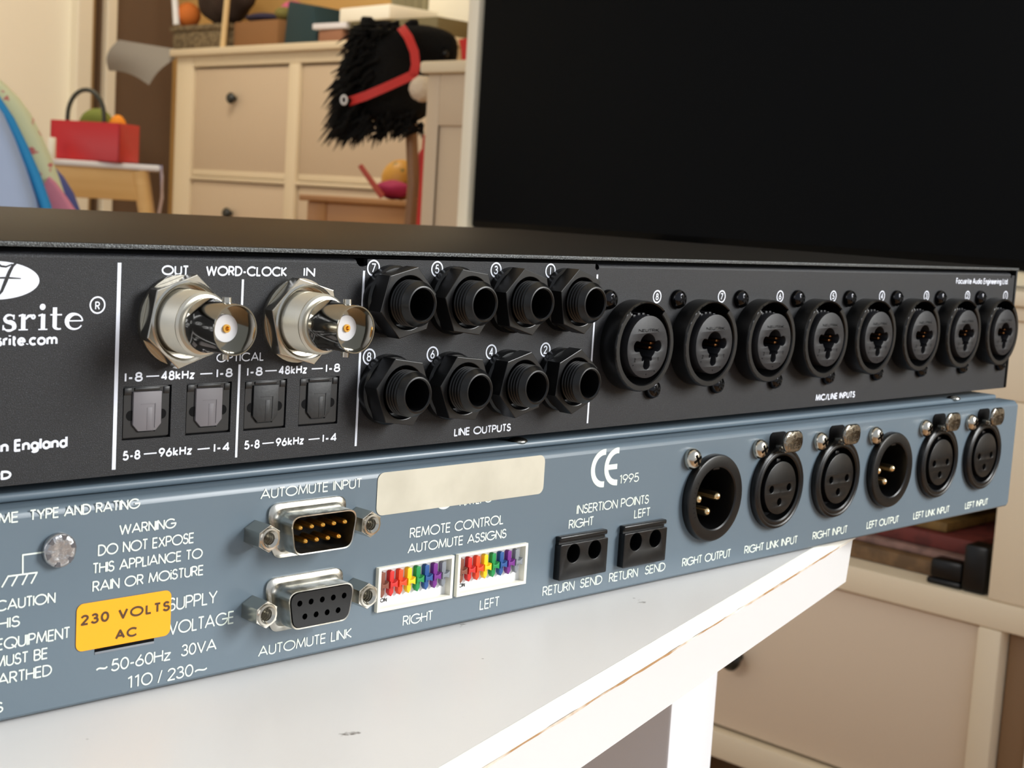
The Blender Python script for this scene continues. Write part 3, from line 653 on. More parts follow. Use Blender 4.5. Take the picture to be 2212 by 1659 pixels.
# ================================================================== TABLE (metres from here on)
M['table'] = mat('white_laminate', (226, 223, 220), 0.38, vary=(130, (120, 112, 104), 0.74, 0.78))
M['table_side'] = mat('white_edge_band', (224, 224, 224), 0.4, vary=(120, (170, 160, 148), 0.76, 0.8))
M['worn'] = mat('worn_edge_board', (250, 247, 236), 0.5, vary=(90, (214, 190, 150), 0.66, 0.76))
M['glue'] = mat('exposed_chipboard_line', (170, 130, 86), 0.7, vary=(60, (232, 226, 214), 0.42, 0.6))
M['leg_face'] = mat('white_leg_board', (222, 222, 225), 0.42)
FLOOR = -0.60
TZ = -0.0737
tb = thing('low_table', 'white table with worn pale edge, carrying the two audio units', 'table', (.118, .006, FLOOR), math.radians(16.08))
tl, td, th = .95, .62, .0165
TT = TZ - FLOOR     # local z of the top
bm = BM(); o = [(-tl, 0), (0 - .006, 0), (-.002, .002), (0, .006), (0, td), (-tl, td)]
vs0 = [bm.verts.new((p[0], p[1] + (.0022 if p[1] < .003 else 0), TT)) for p in o]; bm.faces.new(vs0)
vs1 = [bm.verts.new((p[0], p[1] + (.0022 if p[1] < .003 else 0), TT - .003)) for p in o]
for i in range(len(o)): bm.faces.new((vs0[i], vs0[(i + 1) % len(o)], vs1[(i + 1) % len(o)], vs1[i]))
done('table_top', bm, M['table'], tb, sc=1)
bm = BM(); o = [(-tl, 0), (-.006, 0), (-.002, .0015), (0, .006), (0, td), (-tl, td)]
a = [bm.verts.new((p[0], p[1], TT - .0030)) for p in o]; b = [bm.verts.new((p[0] - (.004 if p[0] > -.007 and p[1] < .01 else 0), p[1], TT - th)) for p in o]
for i in range(len(o)): bm.faces.new((a[i], a[(i + 1) % len(o)], b[(i + 1) % len(o)], b[i]))
bm.faces.new(a); bm.faces.new(b)
done('edge_band', bm, M['table_side'], tb, sc=1)
bm = BM()   # worn bevel along the front edge
n = 190; rnd = random.Random(4); rows = []
for i in range(n + 1):
    xx = -tl + (tl - .003) * i / n; j = rnd.uniform(-.00022, .00022)
    rows.append([bm.verts.new((xx, .00205, TT + .00001)), bm.verts.new((xx, .0017 + j * .6, TT - .0001)), bm.verts.new((xx, .0006, TT - .0011)), bm.verts.new((xx, -.0003, TT - .0026 + j)), bm.verts.new((xx, -.0003, TT - .0031 + j * 1.6))])
for p, q in zip(rows, rows[1:]):
    for k in range(4): bm.faces.new((p[k], q[k], q[k + 1], p[k + 1]))
done('worn_bevel', bm, M['worn'], tb, sc=1, smooth=False)
bm = BM()
rows = []
for i in range(n + 1):
    xx = -tl + (tl - .004) * i / n; j = rnd.uniform(0, .00035)
    rows.append([bm.verts.new((xx, -.00045, TT - .0029)), bm.verts.new((xx, -.00045, TT - .0032 - j))])
for p, q in zip(rows, rows[1:]): bm.faces.new((p[0], q[0], q[1], p[1]))
done('chipped_line', bm, M['glue'], tb, sc=1, smooth=False, label='brown chipped line under the bevel')
for lx, ly in ((-.0478, .04), (-.0478, .30), (-tl + .06, .04), (-tl + .06, .30)):
    bm = BM(); box(bm, lx, lx + .040, ly, ly + .26, 0, TT - th, .0012); done('leg', bm, M['leg_face'], tb, sc=1)

# ================================================================== ROOM
M['floor'] = wood('oak_floor', (150, 112, 74), (176, 136, 94), 0, 6)
M['wall_w'] = mat('cream_wall', (253, 247, 228), 0.8, bump=(60, 0.05, 0.002))
M['wall_b'] = mat('shaded_wall', (112, 90, 70), 0.8, bump=(60, 0.05, 0.002))  # wall lying in shade; the dark brown stands for that shade
M['wall_y'] = mat('warm_wall', (214, 168, 98), 0.8, bump=(60, 0.05, 0.002))
M['trim'] = mat('cream_trim', (246, 238, 216), 0.5)
M['cab'] = mat('cream_cabinet', (226, 208, 176), 0.5, bump=(400, 0.03, 0.0005))
M['cab2'] = mat('cream_drawer_front', (206, 184, 156), 0.5, bump=(400, 0.03, 0.0005))
M['bench'] = mat('cream_bench', (238, 224, 198), 0.5, bump=(400, 0.03, 0.0005))
M['bench2'] = mat('beige_bench_front', (226, 207, 184), 0.5, bump=(400, 0.03, 0.0005))
M['shade'] = mat('shaded_bench_panel', (138, 108, 78), .6)  # shade of the shelf interior and drawer gap put into the brown
M['knob'] = mat('dark_knob', (30, 32, 28), 0.35)
M['tv'] = mat('black_screen', (4, 4, 4), 0.3, spec=0.08)
M['tvb'] = mat('black_bezel', (5, 5, 5), 0.4, spec=.1)
CEIL = 1.85
def sbox(name, m, *a, bev=0):
    bm = BM(); box(bm, *a, bev); return struct(name, bm, m)
sbox('floor', M['floor'], -2.6, 2.6, -2.6, 4.2, FLOOR - .05, FLOOR)
sbox('ceiling', M['wall_w'], -2.6, 2.6, -0.5, 4.2, CEIL, CEIL + .05)
sbox('wall_right', M['wall_w'], 1.20, 1.30, -2.6, 1.14, FLOOR, CEIL)
sbox('wall_right_far', M['wall_y'], 2.24, 2.34, 1.14, 3.86, FLOOR, CEIL)
sbox('wall_return', M['wall_w'], 1.30, 2.34, 1.04, 1.14, FLOOR, CEIL)
sbox('wall_back', M['wall_b'], 1.99, 2.24, 3.76, 3.86, FLOOR, CEIL)
sbox('wall_back_left', M['wall_w'], -2.6, 1.90, 3.76, 3.86, FLOOR, CEIL)
M['jamb'] = mat('tan_door_jamb', (196, 160, 110), 0.6)  # door frame recess, its shade mixed into the tan
sbox('door_1', M['jamb'], 1.90, 1.99, 3.79, 3.86, FLOOR, CEIL)
sbox('trim_1', M['trim'], 1.895, 1.945, 3.72, 3.79, FLOOR, CEIL, bev=.004)
sbox('trim_2', M['trim'], 1.995, 2.030, 3.73, 3.76, FLOOR, CEIL, bev=.004)
sbox('trim_3', M['trim'], 2.19, 2.24, 2.34, 2.545, FLOOR, CEIL, bev=.004)
# window in the near right-hand wall, out of view beside the camera
bm = BM()
for a in ((1.17, 1.19, -1.78, -1.72, .0, 1.25), (1.17, 1.19, -.78, -.72, .0, 1.25), (1.17, 1.19, -1.78, -.72, .0, .06), (1.17, 1.19, -1.78, -.72, 1.19, 1.25), (1.17, 1.19, -1.27, -1.23, .06, 1.19)): box(bm, *a)
struct('window_1', bm, M['trim'])

FR = math.atan2(VR.y, VR.x)
def at(px, py, Z): return CAM + (VR * ((px - 1106) / 3177.84) + VD * ((py - 829.5) / 3177.84) + VF) * Z
def one(name, bm, m, label, cat, loc=(0, 0, 0), rz=0, group=None, smooth=True, angle=40):
    o = done(name, bm, m, None, loc, sc=1, smooth=smooth, angle=angle); o.rotation_euler = (0, 0, rz); return tag(o, label, cat, group)
def sub(name, bm, m, parent, label=None, smooth=True, angle=40): return done(name, bm, m, parent, sc=1, smooth=smooth, angle=angle, label=label)

# ------------------------------------------------------------------ television bench along the right-hand wall
XB, BT = .700, -.017
be = thing('television_bench', 'cream television bench with drawers under the black screen', 'tv bench', (.93, .05, FLOOR))
def bpart(name, m, boxes, parent=be, base=(.93, .05, FLOOR), bev=.002, label=None):
    bm = BM()
    for a in boxes: box(bm, a[0] - base[0], a[1] - base[0], a[2] - base[1], a[3] - base[1], a[4] - base[2], a[5] - base[2], bev)
    return sub(name, bm, m, parent, label)
bpart('bench_top', M['bench'], [(XB - .012, 1.17, -.77, .862, BT - .0115, BT)], bev=.003)
bpart('moulding', M['bench'], [(XB - .004, 1.16, -.76, .855, BT - .022, BT - .0115)])
bpart('apron', M['bench'], [(XB, XB + .02, -.75, .85, -.096, BT - .022)])
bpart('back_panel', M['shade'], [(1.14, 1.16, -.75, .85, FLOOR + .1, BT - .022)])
bpart('shelf', M['bench'], [(XB, 1.14, -.75, .85, -.262, -.241)])
bpart('bottom_rail', M['bench'], [(XB, XB + .02, -.75, .85, -.432, -.409)])
bpart('bottom_panel', M['bench'], [(XB + .02, 1.14, -.75, .85, -.432, -.42)])
bpart('divider', M['bench'], [(XB, 1.14, .192, .238, -.241, -.096)])
for y0 in (-.75, .815): bpart('end_panel', M['bench'], [(XB + .0015, 1.138, y0 - .001, y0 + .036, FLOOR, -.04)])
bpart('stile', M['bench'], [(XB, XB + .02, .2245, .243, -.409, -.262)])
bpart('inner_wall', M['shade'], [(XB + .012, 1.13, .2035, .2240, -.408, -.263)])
for y0, y1, ky in ((.245, .813, .453), (-.713, .203, -.25)):
    d = bpart('drawer', M['bench2'], [(XB + .008, XB + .03, y0, y1, -.407, -.264)], bev=.003)
    bm = BM(); lathe(bm, [(0, .012), (.004, .012), (.004, -.004), (.009, -.010), (.0098, -.014), (.007, -.018), (0, -.019)], 0, 0, 24)
    bm.transform(Matrix.Translation((XB + .008 - .93, ky - .05, -.342 - FLOOR)) @ Matrix.Rotation(-PI / 2, 4, 'Z'))
    sub('knob', bm, M['knob'], d, 'dark round knob')
# television
tv = thing('television', 'large black television screen standing on the cream bench', 'television', (.76, .19, BT))
bm = BM(); box(bm, -.02, .025, -.65, .65, .012, .80, .004); sub('housing', bm, M['tvb'], tv)
bm = BM(); box(bm, -.0215, -.0195, -.645, .645, .02, .79); sub('screen', bm, M['tv'], tv, 'glossy black screen')
for sy in (-.4, .4): bm = BM(); box(bm, -.05, .08, sy - .02, sy + .02, 0, .014, .003); sub('foot', bm, M['tvb'], tv)
bm = BM(); box(bm, -.14, .26, -.0075, .0075, 0, .95, .0015)
one('shelf_upright', bm, M['trim'], 'tall narrow cream upright board touching the left edge of the black screen', 'shelf board', (.876, .849, BT))
# end cupboard with a sunk panel
cu = thing('end_cupboard', 'narrow beige cupboard with sunk panel between horse head and screen', 'cupboard', (.97, .923, FLOOR))
bm = BM(); box(bm, -.175, .19, -.050, .050, 0, .755, .002); sub('body', bm, M['cab2'], cu)
bm = BM(); box(bm, -.188, .195, -.054, .054, .755, .768, .003); sub('top', bm, M['cab'], cu)
bm = BM()
for a in ((-.179, -.1745, -.050, -.030, 0, .755), (-.179, -.1745, .030, .050, 0, .755), (-.179, -.1745, -.03, .03, .70, .755), (-.179, -.1745, -.03, .03, 0, .05)): box(bm, *a, .002)
sub('frame', bm, M['cab2'], cu)
# magazines and oddments in the open shelf
MC = [('tan', (168, 128, 86)), ('pale_pink', (206, 160, 146)), ('brick_red', (150, 62, 54)), ('ochre', (176, 134, 66)), ('slate_blue', (84, 96, 112)), ('olive', (128, 112, 62))]
z = -.2404
for i, (n, c) in enumerate(MC):
    h = (.012, .006, .012, .008, .009, .010)[i]; y0 = (.25, .262, .272, .30, .335, .29)[i]; x0 = (.725, .735, .742, .75, .76, .765)[i]
    M['mag_' + n] = mat('paper_' + n, [v * .74 for v in c], .7, vary=(60, [v * .6 for v in c], .45, .6))  # paper colours darkened to carry the shade inside the shelf
    bm = BM(); box(bm, x0, x0 + .20, y0, y0 + .27, z, z + h - .0006, .001)
    one('magazine', bm, M['mag_' + n], n.replace('_', ' ') + (' magazine at the bottom of the pile in the bench shelf', ' magazine second from bottom of the pile in the bench shelf', ' magazine third from bottom in the bench shelf pile', ' magazine fourth from bottom in the bench shelf pile', ' magazine second from top in the bench shelf pile', ' magazine on top of the pile in the bench shelf')[i], 'magazine', group='magazines lying in the bench shelf')
    z += h
bm = BM(); box(bm, .705, .724, .243, .262, -.241, -.205, .003); box(bm, .705, .72, .262, .288, -.236, -.221, .003); box(bm, .705, .724, .262, .29, -.241, -.236, .002)
one('game_controller', bm, M['plastic'], 'small black gadget in front of the magazines at the shelf post', 'gadget')

# ------------------------------------------------------------------ shoe cabinet on the far right-hand wall
sc_ = thing('shoe_cabinet', 'cream four-door cabinet with dark knobs behind the toy horse', 'cabinet', (2.09, 2.79, FLOOR))
CB = (2.09, 2.79, FLOOR); X0 = 1.98
def cpart(name, m, boxes, label=None, bev=.003): return bpart(name, m, boxes, sc_, CB, bev, label)
cpart('cabinet_top', M['cab'], [(X0 - .015, 2.21, 2.235, 3.345, .367, .386)])
cpart('top_rail', M['cab'], [(X0, X0 + .02, 2.29, 3.25, .338, .367)])
cpart('back_board', M['cab2'], [(2.19, 2.205, 2.25, 3.33, FLOOR, .367)])
for y0, y1 in ((2.25, 2.29), (3.25, 3.33)): cpart('post', M['cab'], [(X0, 2.19, y0, y1, FLOOR, .367)])
cpart('mullion', M['cab'], [(X0 - .002, X0 + .02, 2.775, 2.818, FLOOR + .1, .338)])
cpart('middle_rail', M['cab'], [(X0, X0 + .02, 2.29, 3.25, .036, .046)])
cpart('lower_rail', M['cab'], [(X0, X0 + .02, 2.29, 3.25, -.27, -.255)])
for z0, z1 in ((.048, .334), (-.253, .034)):
    for y0, y1 in ((2.293, 2.772), (2.821, 3.247)):
        d = cpart('door', M['cab2'], [(X0 + .008, X0 + .026, y0, y1, z0, z1)])
        bm = BM(); box(bm, X0 + .006 - CB[0], X0 + .009 - CB[0], y0 - CB[1], y1 - CB[1], z0 - CB[2], z0 + .016 - CB[2], .001); sub('door_lip', bm, M['cab'], d)
        bm = BM(); lathe(bm, [(0, .012), (.006, .012), (.006, -.004), (.014, -.012), (.015, -.018), (.010, -.024), (0, -.025)], 0, 0, 24)
        bm.transform(Matrix.Translation((X0 + .008 - CB[0], 3.056 - CB[1] if y0 > 2.8 else 2.53 - CB[1], (z0 + z1) / 2 + .062 - CB[2])) @ Matrix.Rotation(-PI / 2, 4, 'Z'))
        sub('knob', bm, M['knob'], d, 'dark round knob')
CT = .386
def on_cab(name, m, y0, y1, z0, z1, label, cat, x0=2.02, x1=2.17, bev=.006):
    bm = BM(); box(bm, x0 - (x0 + x1) / 2, x1 - (x0 + x1) / 2, -(y1 - y0) / 2, (y1 - y0) / 2, 0, z1 - z0, bev); return one(name, bm, m, label, cat, ((x0 + x1) / 2, (y0 + y1) / 2, z0))
M['wicker'] = mat('grey_wicker', (130, 112, 82), .8, bump=(160, .8, .004), vary=(90, (92, 76, 52), .45, .6))
bk = thing('wicker_basket', 'grey-brown wicker basket at the left end of the cabinet top', 'basket', (2.095, 3.29, CT))
bm = BM(); box(bm, -.075, .075, -.135, .135, 0, .06, .012); sub('body', bm, M['wicker'], bk)
bm = BM(); box(bm, -.080, .080, -.14, .14, .056, .072, .006); sub('rim', bm, M['wicker'], bk)
bm = BM(); bmesh.ops.create_icosphere(bm, subdivisions=4, radius=1, matrix=Matrix.Diagonal((.06, .115, .10, 1)))
rnd = random.Random(2)
for v in bm.verts: v.co *= 1 + .08 * math.sin(v.co.y * 70) * math.sin(v.co.z * 50 + 1)
one('cloth_bag', bm, mat('dark_brown_cloth', (52, 36, 26), .9), 'dark brown cloth bundle lying in the wicker basket', 'bag', (2.095, 3.27, CT + .176))
bm = BM(); bmesh.ops.create_icosphere(bm, subdivisions=3, radius=.035); one('toy_ball', bm, mat('orange_felt', (206, 112, 40), .8), 'orange ball beside the dark bundle in the wicker basket', 'ball', (2.06, 3.405, CT + .107))
bm = BM(); tube(bm, [(0, 0, 0), (.0, .06, .34)], .009, 14); one('rolled_paper', bm, M['white_pl'], 'thin white roll of paper leaning in the wicker basket', 'paper roll', (2.02, 3.40, CT + .075))
bx = on_cab('cardboard_box', mat('brown_card', (140, 98, 58), .8, bump=(60, .2, .002)), 2.93, 3.125, CT, .458, 'plain brown cardboard box in the middle of the cabinet top', 'box')
bm = BM(); tube(bm, [(0, 0, 0), (0, -.012, .12), (0, -.03, .30)], .008, 10); one('wooden_stick', bm, mat('pale_wood', (222, 192, 140), .6), 'pale wooden stick standing between wicker basket and brown box', 'stick', (2.0, 3.142, CT))
def lump(name, rgb, label, cat, loc, r, seed=1, amp=.12, fr=60):
    bm = BM(); bmesh.ops.create_icosphere(bm, subdivisions=4, radius=1, matrix=Matrix.Diagonal((*r, 1)))
    k = seed * 1.7
    for v in bm.verts:
        f = 1 + amp * (math.sin(v.co.x * fr + k) + math.sin(v.co.y * fr * 1.1 + 2 * k) + math.sin(v.co.z * fr * 1.2 + k * 3)) / 2; v.co *= f
    zmin = min(v.co.z for v in bm.verts)
    bmesh.ops.translate(bm, verts=bm.verts, vec=(0, 0, -zmin)); return one(name, bm, mat(name + '_' + str(seed), rgb, .8), label, cat, loc)
lump('cloth', (44, 40, 66), 'dark blue folded cloth on the brown box', 'cloth', (2.08, 3.06, .458), (.05, .06, .014), 3)
lump('cloth', (206, 96, 130), 'pink cloth heaped on the brown box', 'cloth', (2.12, 3.0, .458), (.03, .045, .030), 4)
lump('cloth', (120, 112, 54), 'olive cloth at the right end of the brown box', 'cloth', (2.06, 2.952, .458), (.03, .022, .018), 5)
bm = BM(); o = [(-.075, 0), (.075, 0), (.045, .10), (-.062, .118)]
plate(bm, [o], -.06, .06, .012); bm.transform(Matrix.Rotation(-PI / 2, 4, 'Z'))
one('cloth_pouch', bm, mat('dark_teal_cloth', (22, 52, 58), .7), 'dark teal pouch right of the brown box', 'pouch', (2.09, 2.845, CT))
on_cab('small_box', mat('red_brown_card', (150, 104, 78), .7), 2.665, 2.76, CT, .424, 'small reddish-brown box left of the toy horse', 'box')
bm = BM(); box(bm, -.07, .07, -.062, .062, 0, .014, .002); one('paper_stack', bm, mat('white_paper', (226, 222, 226), .6), 'small white stack of paper on the reddish-brown box', 'papers', (2.085, 2.715, .424), .06)
on_cab('storage_box', mat('dark_green_card', (110, 100, 70), .7), 2.32, 2.64, CT, .438, 'low box on the cabinet top behind the horse head', 'box')
bm = BM(); box(bm, -.075, .075, -.10, .10, 0, .034, .004); one('paper_stack', bm, mat('bright_paper', (250, 244, 226), .6), 'bright white pile of papers above the horse head', 'papers', (2.09, 2.575, .438), -.05)
# curtain hanging behind
bm = BM(); n = 24
vs = [[bm.verts.new((.012 * math.sin(i * 1.3), -.075 + .15 * i / n, zz)) for i in range(n + 1)] for zz in (0, .6, 1.2)]
for a, b in zip(vs, vs[1:]):
    for i in range(n): bm.faces.new((a[i], a[i + 1], b[i + 1], b[i]))
bmesh.ops.solidify(bm, geom=bm.faces, thickness=.003)
one('curtain', bm, mat('grey_green_curtain', (150, 140, 108), .85), 'grey-green curtain strip hanging on the wall above the papers', 'curtain', (2.205, 2.62, .45))
# sheet of paper pinned on the shade-darkened wall
bm = BM(); N = 10; c4 = [at(256, 86, 4.05), Vector((2.02, 3.335, .3872)), at(322, 184, 4.07), at(235, 153, 4.1)]; base = Vector((2.0, 3.35, .386))
g = [[None] * (N + 1) for _ in range(N + 1)]
for i in range(N + 1):
    for j in range(N + 1):
        u, v = i / N, j / N; p = c4[0].lerp(c4[1], u).lerp(c4[3].lerp(c4[2], u), v); g[i][j] = bm.verts.new((p.x - base.x - .02 * math.sin(v * PI), p.y - base.y, p.z - base.z + .012 * math.sin(u * PI) * v))
for i in range(N):
    for j in range(N): bm.faces.new((g[i][j], g[i + 1][j], g[i + 1][j + 1], g[i][j + 1]))
bmesh.ops.solidify(bm, geom=bm.faces, thickness=.0008)
one('paper_sheet', bm, mat('pale_grey_paper', (150, 144, 134), .7), 'pale grey sheet of paper drooping over the left end of the cabinet', 'paper', base)

# ------------------------------------------------------------------ side table with the red box
SR = FR + .235; Z2 = 2.7; p = at(150, 345, Z2); TH = p.z
M['birch'] = wood('birch', (222, 178, 110), (236, 196, 130), 0, 10)
st = thing('side_table', 'small pale wooden side table with white top under the red box', 'side table', (p.x - math.sin(SR) * .13, p.y + math.cos(SR) * .13, FLOOR), SR)
h = TH - FLOOR
bm = BM(); box(bm, -.24, .162, -.13, .13, h - .011, h, .003); sub('table_top', bm, M['white_pl'], st, 'white top')
bm = BM(); box(bm, -.215, .135, -.12, -.105, h - .068, h - .011, .002); box(bm, -.215, .135, .105, .12, h - .068, h - .011, .002); box(bm, .12, .135, -.105, .105, h - .068, h - .011, .002); sub('apron', bm, M['birch'], st)
for lx, ly in ((-.20, -.1), (-.20, .1), (.125, -.112), (.125, .1)):
    bm = BM(); tube(bm, [(lx, ly, h - .012), (lx + (.028 if lx > 0 else -.02), ly, h - .16), (lx + (.06 if lx > 0 else -.05), ly, 0)], [.016, .013, .010], 12); sub('leg', bm, M['birch'], st)
bm = BM(); n = 12
pr = [(.10, h + .001), (.15, h + .0015), (.163, h + .0005), (.166, h - .02), (.167, h - .06), (.162, h - .095)]
vs = [[bm.verts.new((a[0] + .003 * math.sin(j * 1.9 + i), -.128 + .10 * j / n, a[1])) for j in range(n + 1)] for i, a in enumerate(pr)]
for a, b in zip(vs, vs[1:]):
    for j in range(n): bm.faces.new((a[j], a[j + 1], b[j + 1], b[j]))
bmesh.ops.solidify(bm, geom=bm.faces, thickness=-.0016)
one('table_cloth', bm, mat('lilac_cloth', (226, 220, 240), .8), 'lilac cloth hanging over the right end of the side table', 'cloth', st.location, SR)
M['red'] = mat('red_enamel', (196, 22, 22), .4)
q = at(205, 340, Z2 + .06)
rb = thing('red_box', 'red box with a dark carrying handle on the side table', 'basket', (q.x, q.y, TH), FR - math.radians(9))
bm = BM(); w, d_, hh = .068, .045, .072
for a in ((-w, w, -d_, -d_ + .004, 0, hh), (-w, w, d_ - .004, d_, 0, hh), (-w, -w + .004, -d_, d_, 0, hh), (w - .004, w, -d_, d_, 0, hh), (-w, w, -d_, d_, 0, .004)): box(bm, *a, .001)
sub('box_body', bm, M['red'], rb)
bm = BM(); tube(bm, [(-.036 + .0, 0, hh - .012)] + [(-.036 * math.cos(t * PI / 14), 0, hh + .004 + .05 * math.sin(t * PI / 14)) for t in range(15)] + [(.036, 0, hh - .01)], .0042, 12); bm.transform(Matrix.Translation((-.004, -.034, .004))); sub('handle', bm, mat('dark_handle', (58, 60, 48), .5), rb, 'dark arched handle')
qv = Vector((q.x, q.y, TH))
def in_box(name, rgb, label, cat, dx, dy, z0, r, seed): 
    a = FR - math.radians(9); return lump(name, rgb, label, cat, (q.x + dx * math.cos(a) - dy * math.sin(a), q.y + dx * math.sin(a) + dy * math.cos(a), TH + z0), r, seed, .05, 90)
in_box('yarn_ball', (112, 120, 40), 'olive green soft bundle filling the red box', 'bundle', .0, .002, .006, (.034, .034, .049), 7)
in_box('yarn_ball', (232, 140, 22), 'orange soft ball at the right corner of the red box', 'ball', .048, -.012, .03, (.018, .018, .028), 8)
bm = BM(); lathe(bm, [(0, 0), (.007, 0), (.007, -.036), (.006, -.038), (0, -.038)], 0, 0, 24); bm.transform(Matrix.Rotation(-PI / 2, 4, 'X'))
q2 = at(112, 330, Z2 - .02); one('candle', bm, mat('white_wax', (250, 246, 226), .5), 'short white candle left of the red box', 'candle', (q2.x, q2.y, TH))

# ------------------------------------------------------------------ small brown table with toys
Z3 = 2.3; p = at(780, 428, Z3); BTZ = p.z; h = BTZ - FLOOR
M['beech'] = wood('brown_beech', (168, 116, 66), (190, 138, 84), 0, 12)
wt = thing('play_table', 'low brown wooden table behind the toy horse', 'table', (p.x + VF.x * .13, p.y + VF.y * .13, FLOOR), FR)
bm = BM(); box(bm, -.098, .17, -.13, .13, h - .009, h, .002); sub('table_top', bm, M['beech'], wt)
bm = BM(); box(bm, -.085, .155, -.115, -.10, h - .09, h - .009, .002); box(bm, -.085, .155, .10, .115, h - .09, h - .009, .002); sub('apron', bm, M['beech'], wt)
for lx in (-.086, .126):
    for ly in (-.119, .089):
        bm = BM(); box(bm, lx, lx + .03, ly, ly + .03, 0, h - .009, .003); sub('leg', bm, M['beech'], wt)
q = at(848, 425, Z3 + .1); lump('crumpled_cloth', (168, 38, 84), 'crumpled magenta cloth on the brown table', 'cloth', (q.x, q.y, BTZ), (.026, .026, .015), 11, .18, 150)
q0, q1 = at(778, 356, Z3 + .06), at(826, 424, Z3 + .06)
bm = BM(); tube(bm, [q0 - q1, (0, 0, 0)], [.0042, .005], 10); one('toy_wand', bm, mat('dusty_red', (176, 76, 62), .6), 'thin dusty red stick slanting up from the magenta cloth', 'stick', (q1.x, q1.y, BTZ + .004))
q = at(868, 370, Z3 + .17)
bm = BM(); bmesh.ops.create_uvsphere(bm, u_segments=32, v_segments=16, radius=.034)
one('toy_ball', bm, mat('mustard_ball', (206, 150, 52), .5, vary=(42, (92, 92, 44), .56, .62)), 'mustard ball with dark green patches on the brown table', 'ball', (q.x, q.y, BTZ + .034))
q = at(925, 400, Z3 + .12); lump('cloth_bag', (150, 26, 26), 'dark red cloth bag behind the horse pole on the brown table', 'bag', (q.x, q.y, BTZ), (.022, .022, .045), 13, .08, 120)

# ------------------------------------------------------------------ hobby horse
ZH = 2.0; SP = ZH / 3177.84; hb = at(893, 300, ZH); hbase = Vector((hb.x - .012, hb.y + .012, FLOOR))
M['plush'] = mat('black_plush', (17, 16, 15), .9, spec=.2, bump=(300, .8, .004))
hh_ = thing('hobby_horse', 'black plush hobby horse with red bridle on a wooden pole', 'toy horse', hbase)
def hp(px, py, dz=0): return at(px, py, ZH + dz) - hbase
me = bpy.data.meshes.new('head'); pts = [hp(854, 270), hp(852, 215), hp(848, 160), hp(858, 118), hp(905, 108), hp(950, 112), hp(992, 119)]
me.from_pydata([tuple(v) for v in pts], [(i, i + 1) for i in range(len(pts) - 1)], [])
ho = bpy.data.objects.new('head', me); C.objects.link(ho); ho.parent = hh_; me.materials.append(M['plush'])
sk = ho.modifiers.new('skin', 'SKIN'); ho.modifiers.new('sub', 'SUBSURF').levels = 2; ho.modifiers['sub'].render_levels = 2
for v, r in zip(me.skin_vertices[0].data, (86, 94, 92, 78, 66, 56, 44)): v.radius = (r * SP, r * SP * .72)
me.skin_vertices[0].data[0].use_root = True
ho.data.polygons.foreach_set('use_smooth', [True] * len(ho.data.polygons)); sk.use_smooth_shade = True
for a, b, c, r in (((800, 62), (790, 46), (782, 38), 20), ((884, 62), (896, 50), (902, 44), 16)):
    bm = BM(); tube(bm, [hp(*a, -.01), hp(*b, -.012), hp(*c, -.012)], [r * SP, r * .8 * SP, r * .2 * SP], 12); sub('ear', bm, M['plush'], hh_)
bm = BM(); rnd = random.Random(9)   # shaggy mane
for k in range(760):
    t = rnd.random()
    if t < .62: s = rnd.random(); a = (800 - 40 * s + rnd.uniform(-20, 40) - 10 * math.sin(s * 3), 60 + 215 * s); d = (-rnd.uniform(16, 56), rnd.uniform(18, 62))
    elif t < .90: s = rnd.random(); a = (765 + 150 * s, 250 + rnd.uniform(-10, 40) - 4 * s); d = (-rnd.uniform(-4, 30), rnd.uniform(14, 46) * (1 - .55 * s))
    else: s = rnd.random(); a = (775 + 90 * s, 62 - 12 * s + rnd.uniform(-6, 14)); d = (-rnd.uniform(4, 40), rnd.uniform(-12, 14))
    dz = rnd.uniform(-.05, .05); p0, p1, p2 = hp(a[0], a[1], dz), hp(a[0] + d[0] * .55, a[1] + d[1] * .35, dz), hp(a[0] + d[0], a[1] + d[1], dz + rnd.uniform(-.01, .01))
    tube(bm, [p0, p1, p2], [4.2 * SP, 3.4 * SP, .3 * SP], 4, cap=False)
sub('mane', bm, M['plush'], hh_, smooth=False)
M['strap'] = mat('red_ribbon', (206, 40, 30), .6)
def strap(pts, w, th=.004, dz=-.064):
    P3 = [hp(a[0], a[1], dz + (a[2] if len(a) > 2 else 0)) for a in pts]; bm = BM(); rows = []
    for i, q in enumerate(P3):
        t = (P3[min(i + 1, len(P3) - 1)] - P3[max(i - 1, 0)]).normalized(); n = t.cross(VF).normalized() * w * SP / 2
        rows.append((bm.verts.new(q + n), bm.verts.new(q - n)))
    for a, b in zip(rows, rows[1:]): bm.faces.new((a[0], a[1], b[1], b[0]))
    bmesh.ops.solidify(bm, geom=bm.faces, thickness=th); return bm
sub('cheek_strap', strap([(866, 58, .02), (882, 80, .004), (895, 112), (898, 140), (892, 166)], 19), M['strap'], hh_, 'red cheek strap')
sub('throat_strap', strap([(900, 158), (870, 172), (830, 190), (790, 207), (752, 220, .02)], 19), M['strap'], hh_, 'red throat strap')
sub('nose_band', strap([(1000, 84, .012), (1005, 104, .008), (1006, 128, .008), (1002, 154, .012)], 18), M['strap'], hh_, 'red nose band')
sub('rein', strap([(924, 292, .05), (920, 340, .05), (914, 420, .05), (908, 500, .05), (900, 640, .05)], 20), M['strap'], hh_, 'red hanging rein')
bm = BM(); q = hp(912, 192, -.072); bmesh.ops.create_icosphere(bm, subdivisions=4, radius=27 * SP, matrix=Matrix.Translation(q))
for v in bm.verts: v.co = q + (v.co - q) * (1 + rnd.uniform(-.05, .05))
sub('pompom', bm, mat('cream_pompom', (222, 204, 180), .9), hh_, 'cream fluffy pompom')
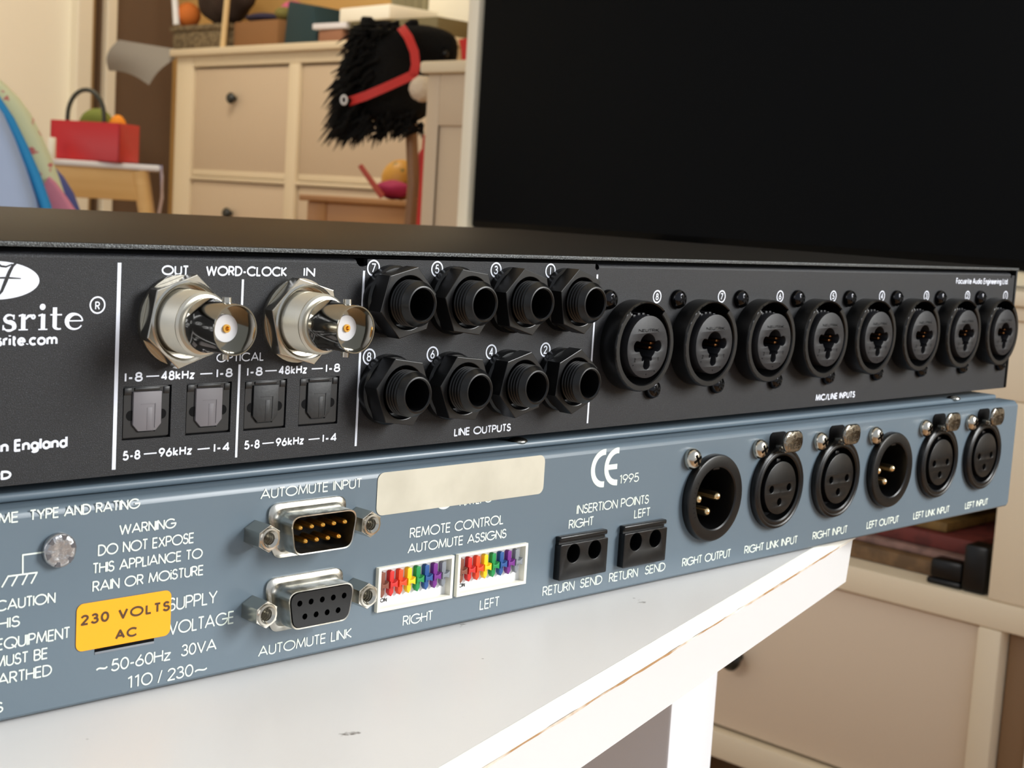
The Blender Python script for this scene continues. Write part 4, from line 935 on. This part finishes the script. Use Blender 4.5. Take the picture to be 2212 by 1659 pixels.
bm = BM(); c = [hp(743 + 6 * math.cos(t * PI / 9), 216 + 9 * math.sin(t * PI / 9), -.055) for t in range(19)]; tube(bm, c, 2.4 * SP, 8); sub('ring', bm, M['white_pl'], hh_, 'pale ring')
bm = BM(); bmesh.ops.create_uvsphere(bm, u_segments=16, v_segments=10, radius=8 * SP, matrix=Matrix.Translation(hp(962, 116, -.028))); sub('eye', bm, M['plastic'], hh_)
bm = BM(); e0 = hp(888, 270); tube(bm, [e0, hp(893, 400), Vector((0, 0, 0))], 13 * SP, 16); sub('pole', bm, wood('pole_wood', (132, 92, 58), (158, 114, 72), 2, 14), hh_, 'brown wooden pole')

# ------------------------------------------------------------------ cushions on a chest, left edge
Z4 = 1.5; s4 = Z4 / 3177.84; lb = at(-20, 560, Z4); CZ = lb.z
def local4(pts): return [((px - (-20)) * s4, (560 - py) * s4 + (px + 20) * s4 * .055) for px, py in pts]
ch = thing('toy_chest', 'low cream chest carrying the cushions at the left edge', 'chest', (lb.x, lb.y, FLOOR), FR)
bm = BM(); box(bm, -.16, .13, -.10, .19, .0, CZ - FLOOR - .02, .004); sub('body', bm, M['cab2'], ch)
bm = BM(); box(bm, -.165, .135, -.105, .195, CZ - FLOOR - .02, CZ - FLOOR - .0005, .004); sub('lid', bm, M['cab'], ch)
def slab(name, rgb, label, pts, y0, y1, bev, m=None):
    bm = BM(); plate(bm, [local4(pts)], y0, y1, bev); zmin = min(v.co.z for v in bm.verts); bmesh.ops.translate(bm, verts=bm.verts, vec=(0, 0, -zmin))
    return one(name, bm, m or mat(name + '_cloth', rgb, .85), label, 'cushion', (lb.x, lb.y, CZ), FR, angle=60)
r = [(-290, 560), (-290, 150), (-200, 120), (-110, 140), (-50, 180), (0, 232), (28, 270), (52, 320), (76, 380), (98, 445), (120, 560)]
cu1 = slab('cushion', (168, 184, 212), 'light blue cushion with bright blue piping at the left edge', r, -.06, .0, .012)
bm = BM(); tube(bm, [(a, -.03, b) for a, b in local4([(-200, 112), (-110, 130), (-46, 170), (4, 222), (36, 268), (64, 322), (92, 382), (116, 445), (140, 555)])], 12 * s4, 12); sub('piping', bm, mat('bright_blue', (36, 140, 196), .7), cu1, 'bright blue piping')
slab('quilt', (206, 212, 164), 'folded pale green floral quilt behind the light blue cushion', [(-290, 560), (-290, 140), (-170, 120), (-80, 150), (-22, 195), (10, 226), (36, 260), (60, 305), (82, 352), (100, 396), (122, 455), (145, 560)], .012, .045, .010,
     mat('floral_cloth', (228, 232, 190), .85, vary=(75, (214, 120, 116), .62, .66)))
slab('cushion', (76, 88, 160), 'purple-blue cushion edge right of the floral quilt', [(-170, 560), (-90, 375), (0, 352), (46, 356), (76, 388), (100, 425), (120, 475), (140, 560)], .055, .10, .01)
slab('cushion', (224, 140, 160), 'pink cushion corner in front of the purple cushion', [(60, 560), (72, 420), (98, 378), (112, 390), (135, 420), (158, 452), (190, 560)], .0006, .0115, .003)
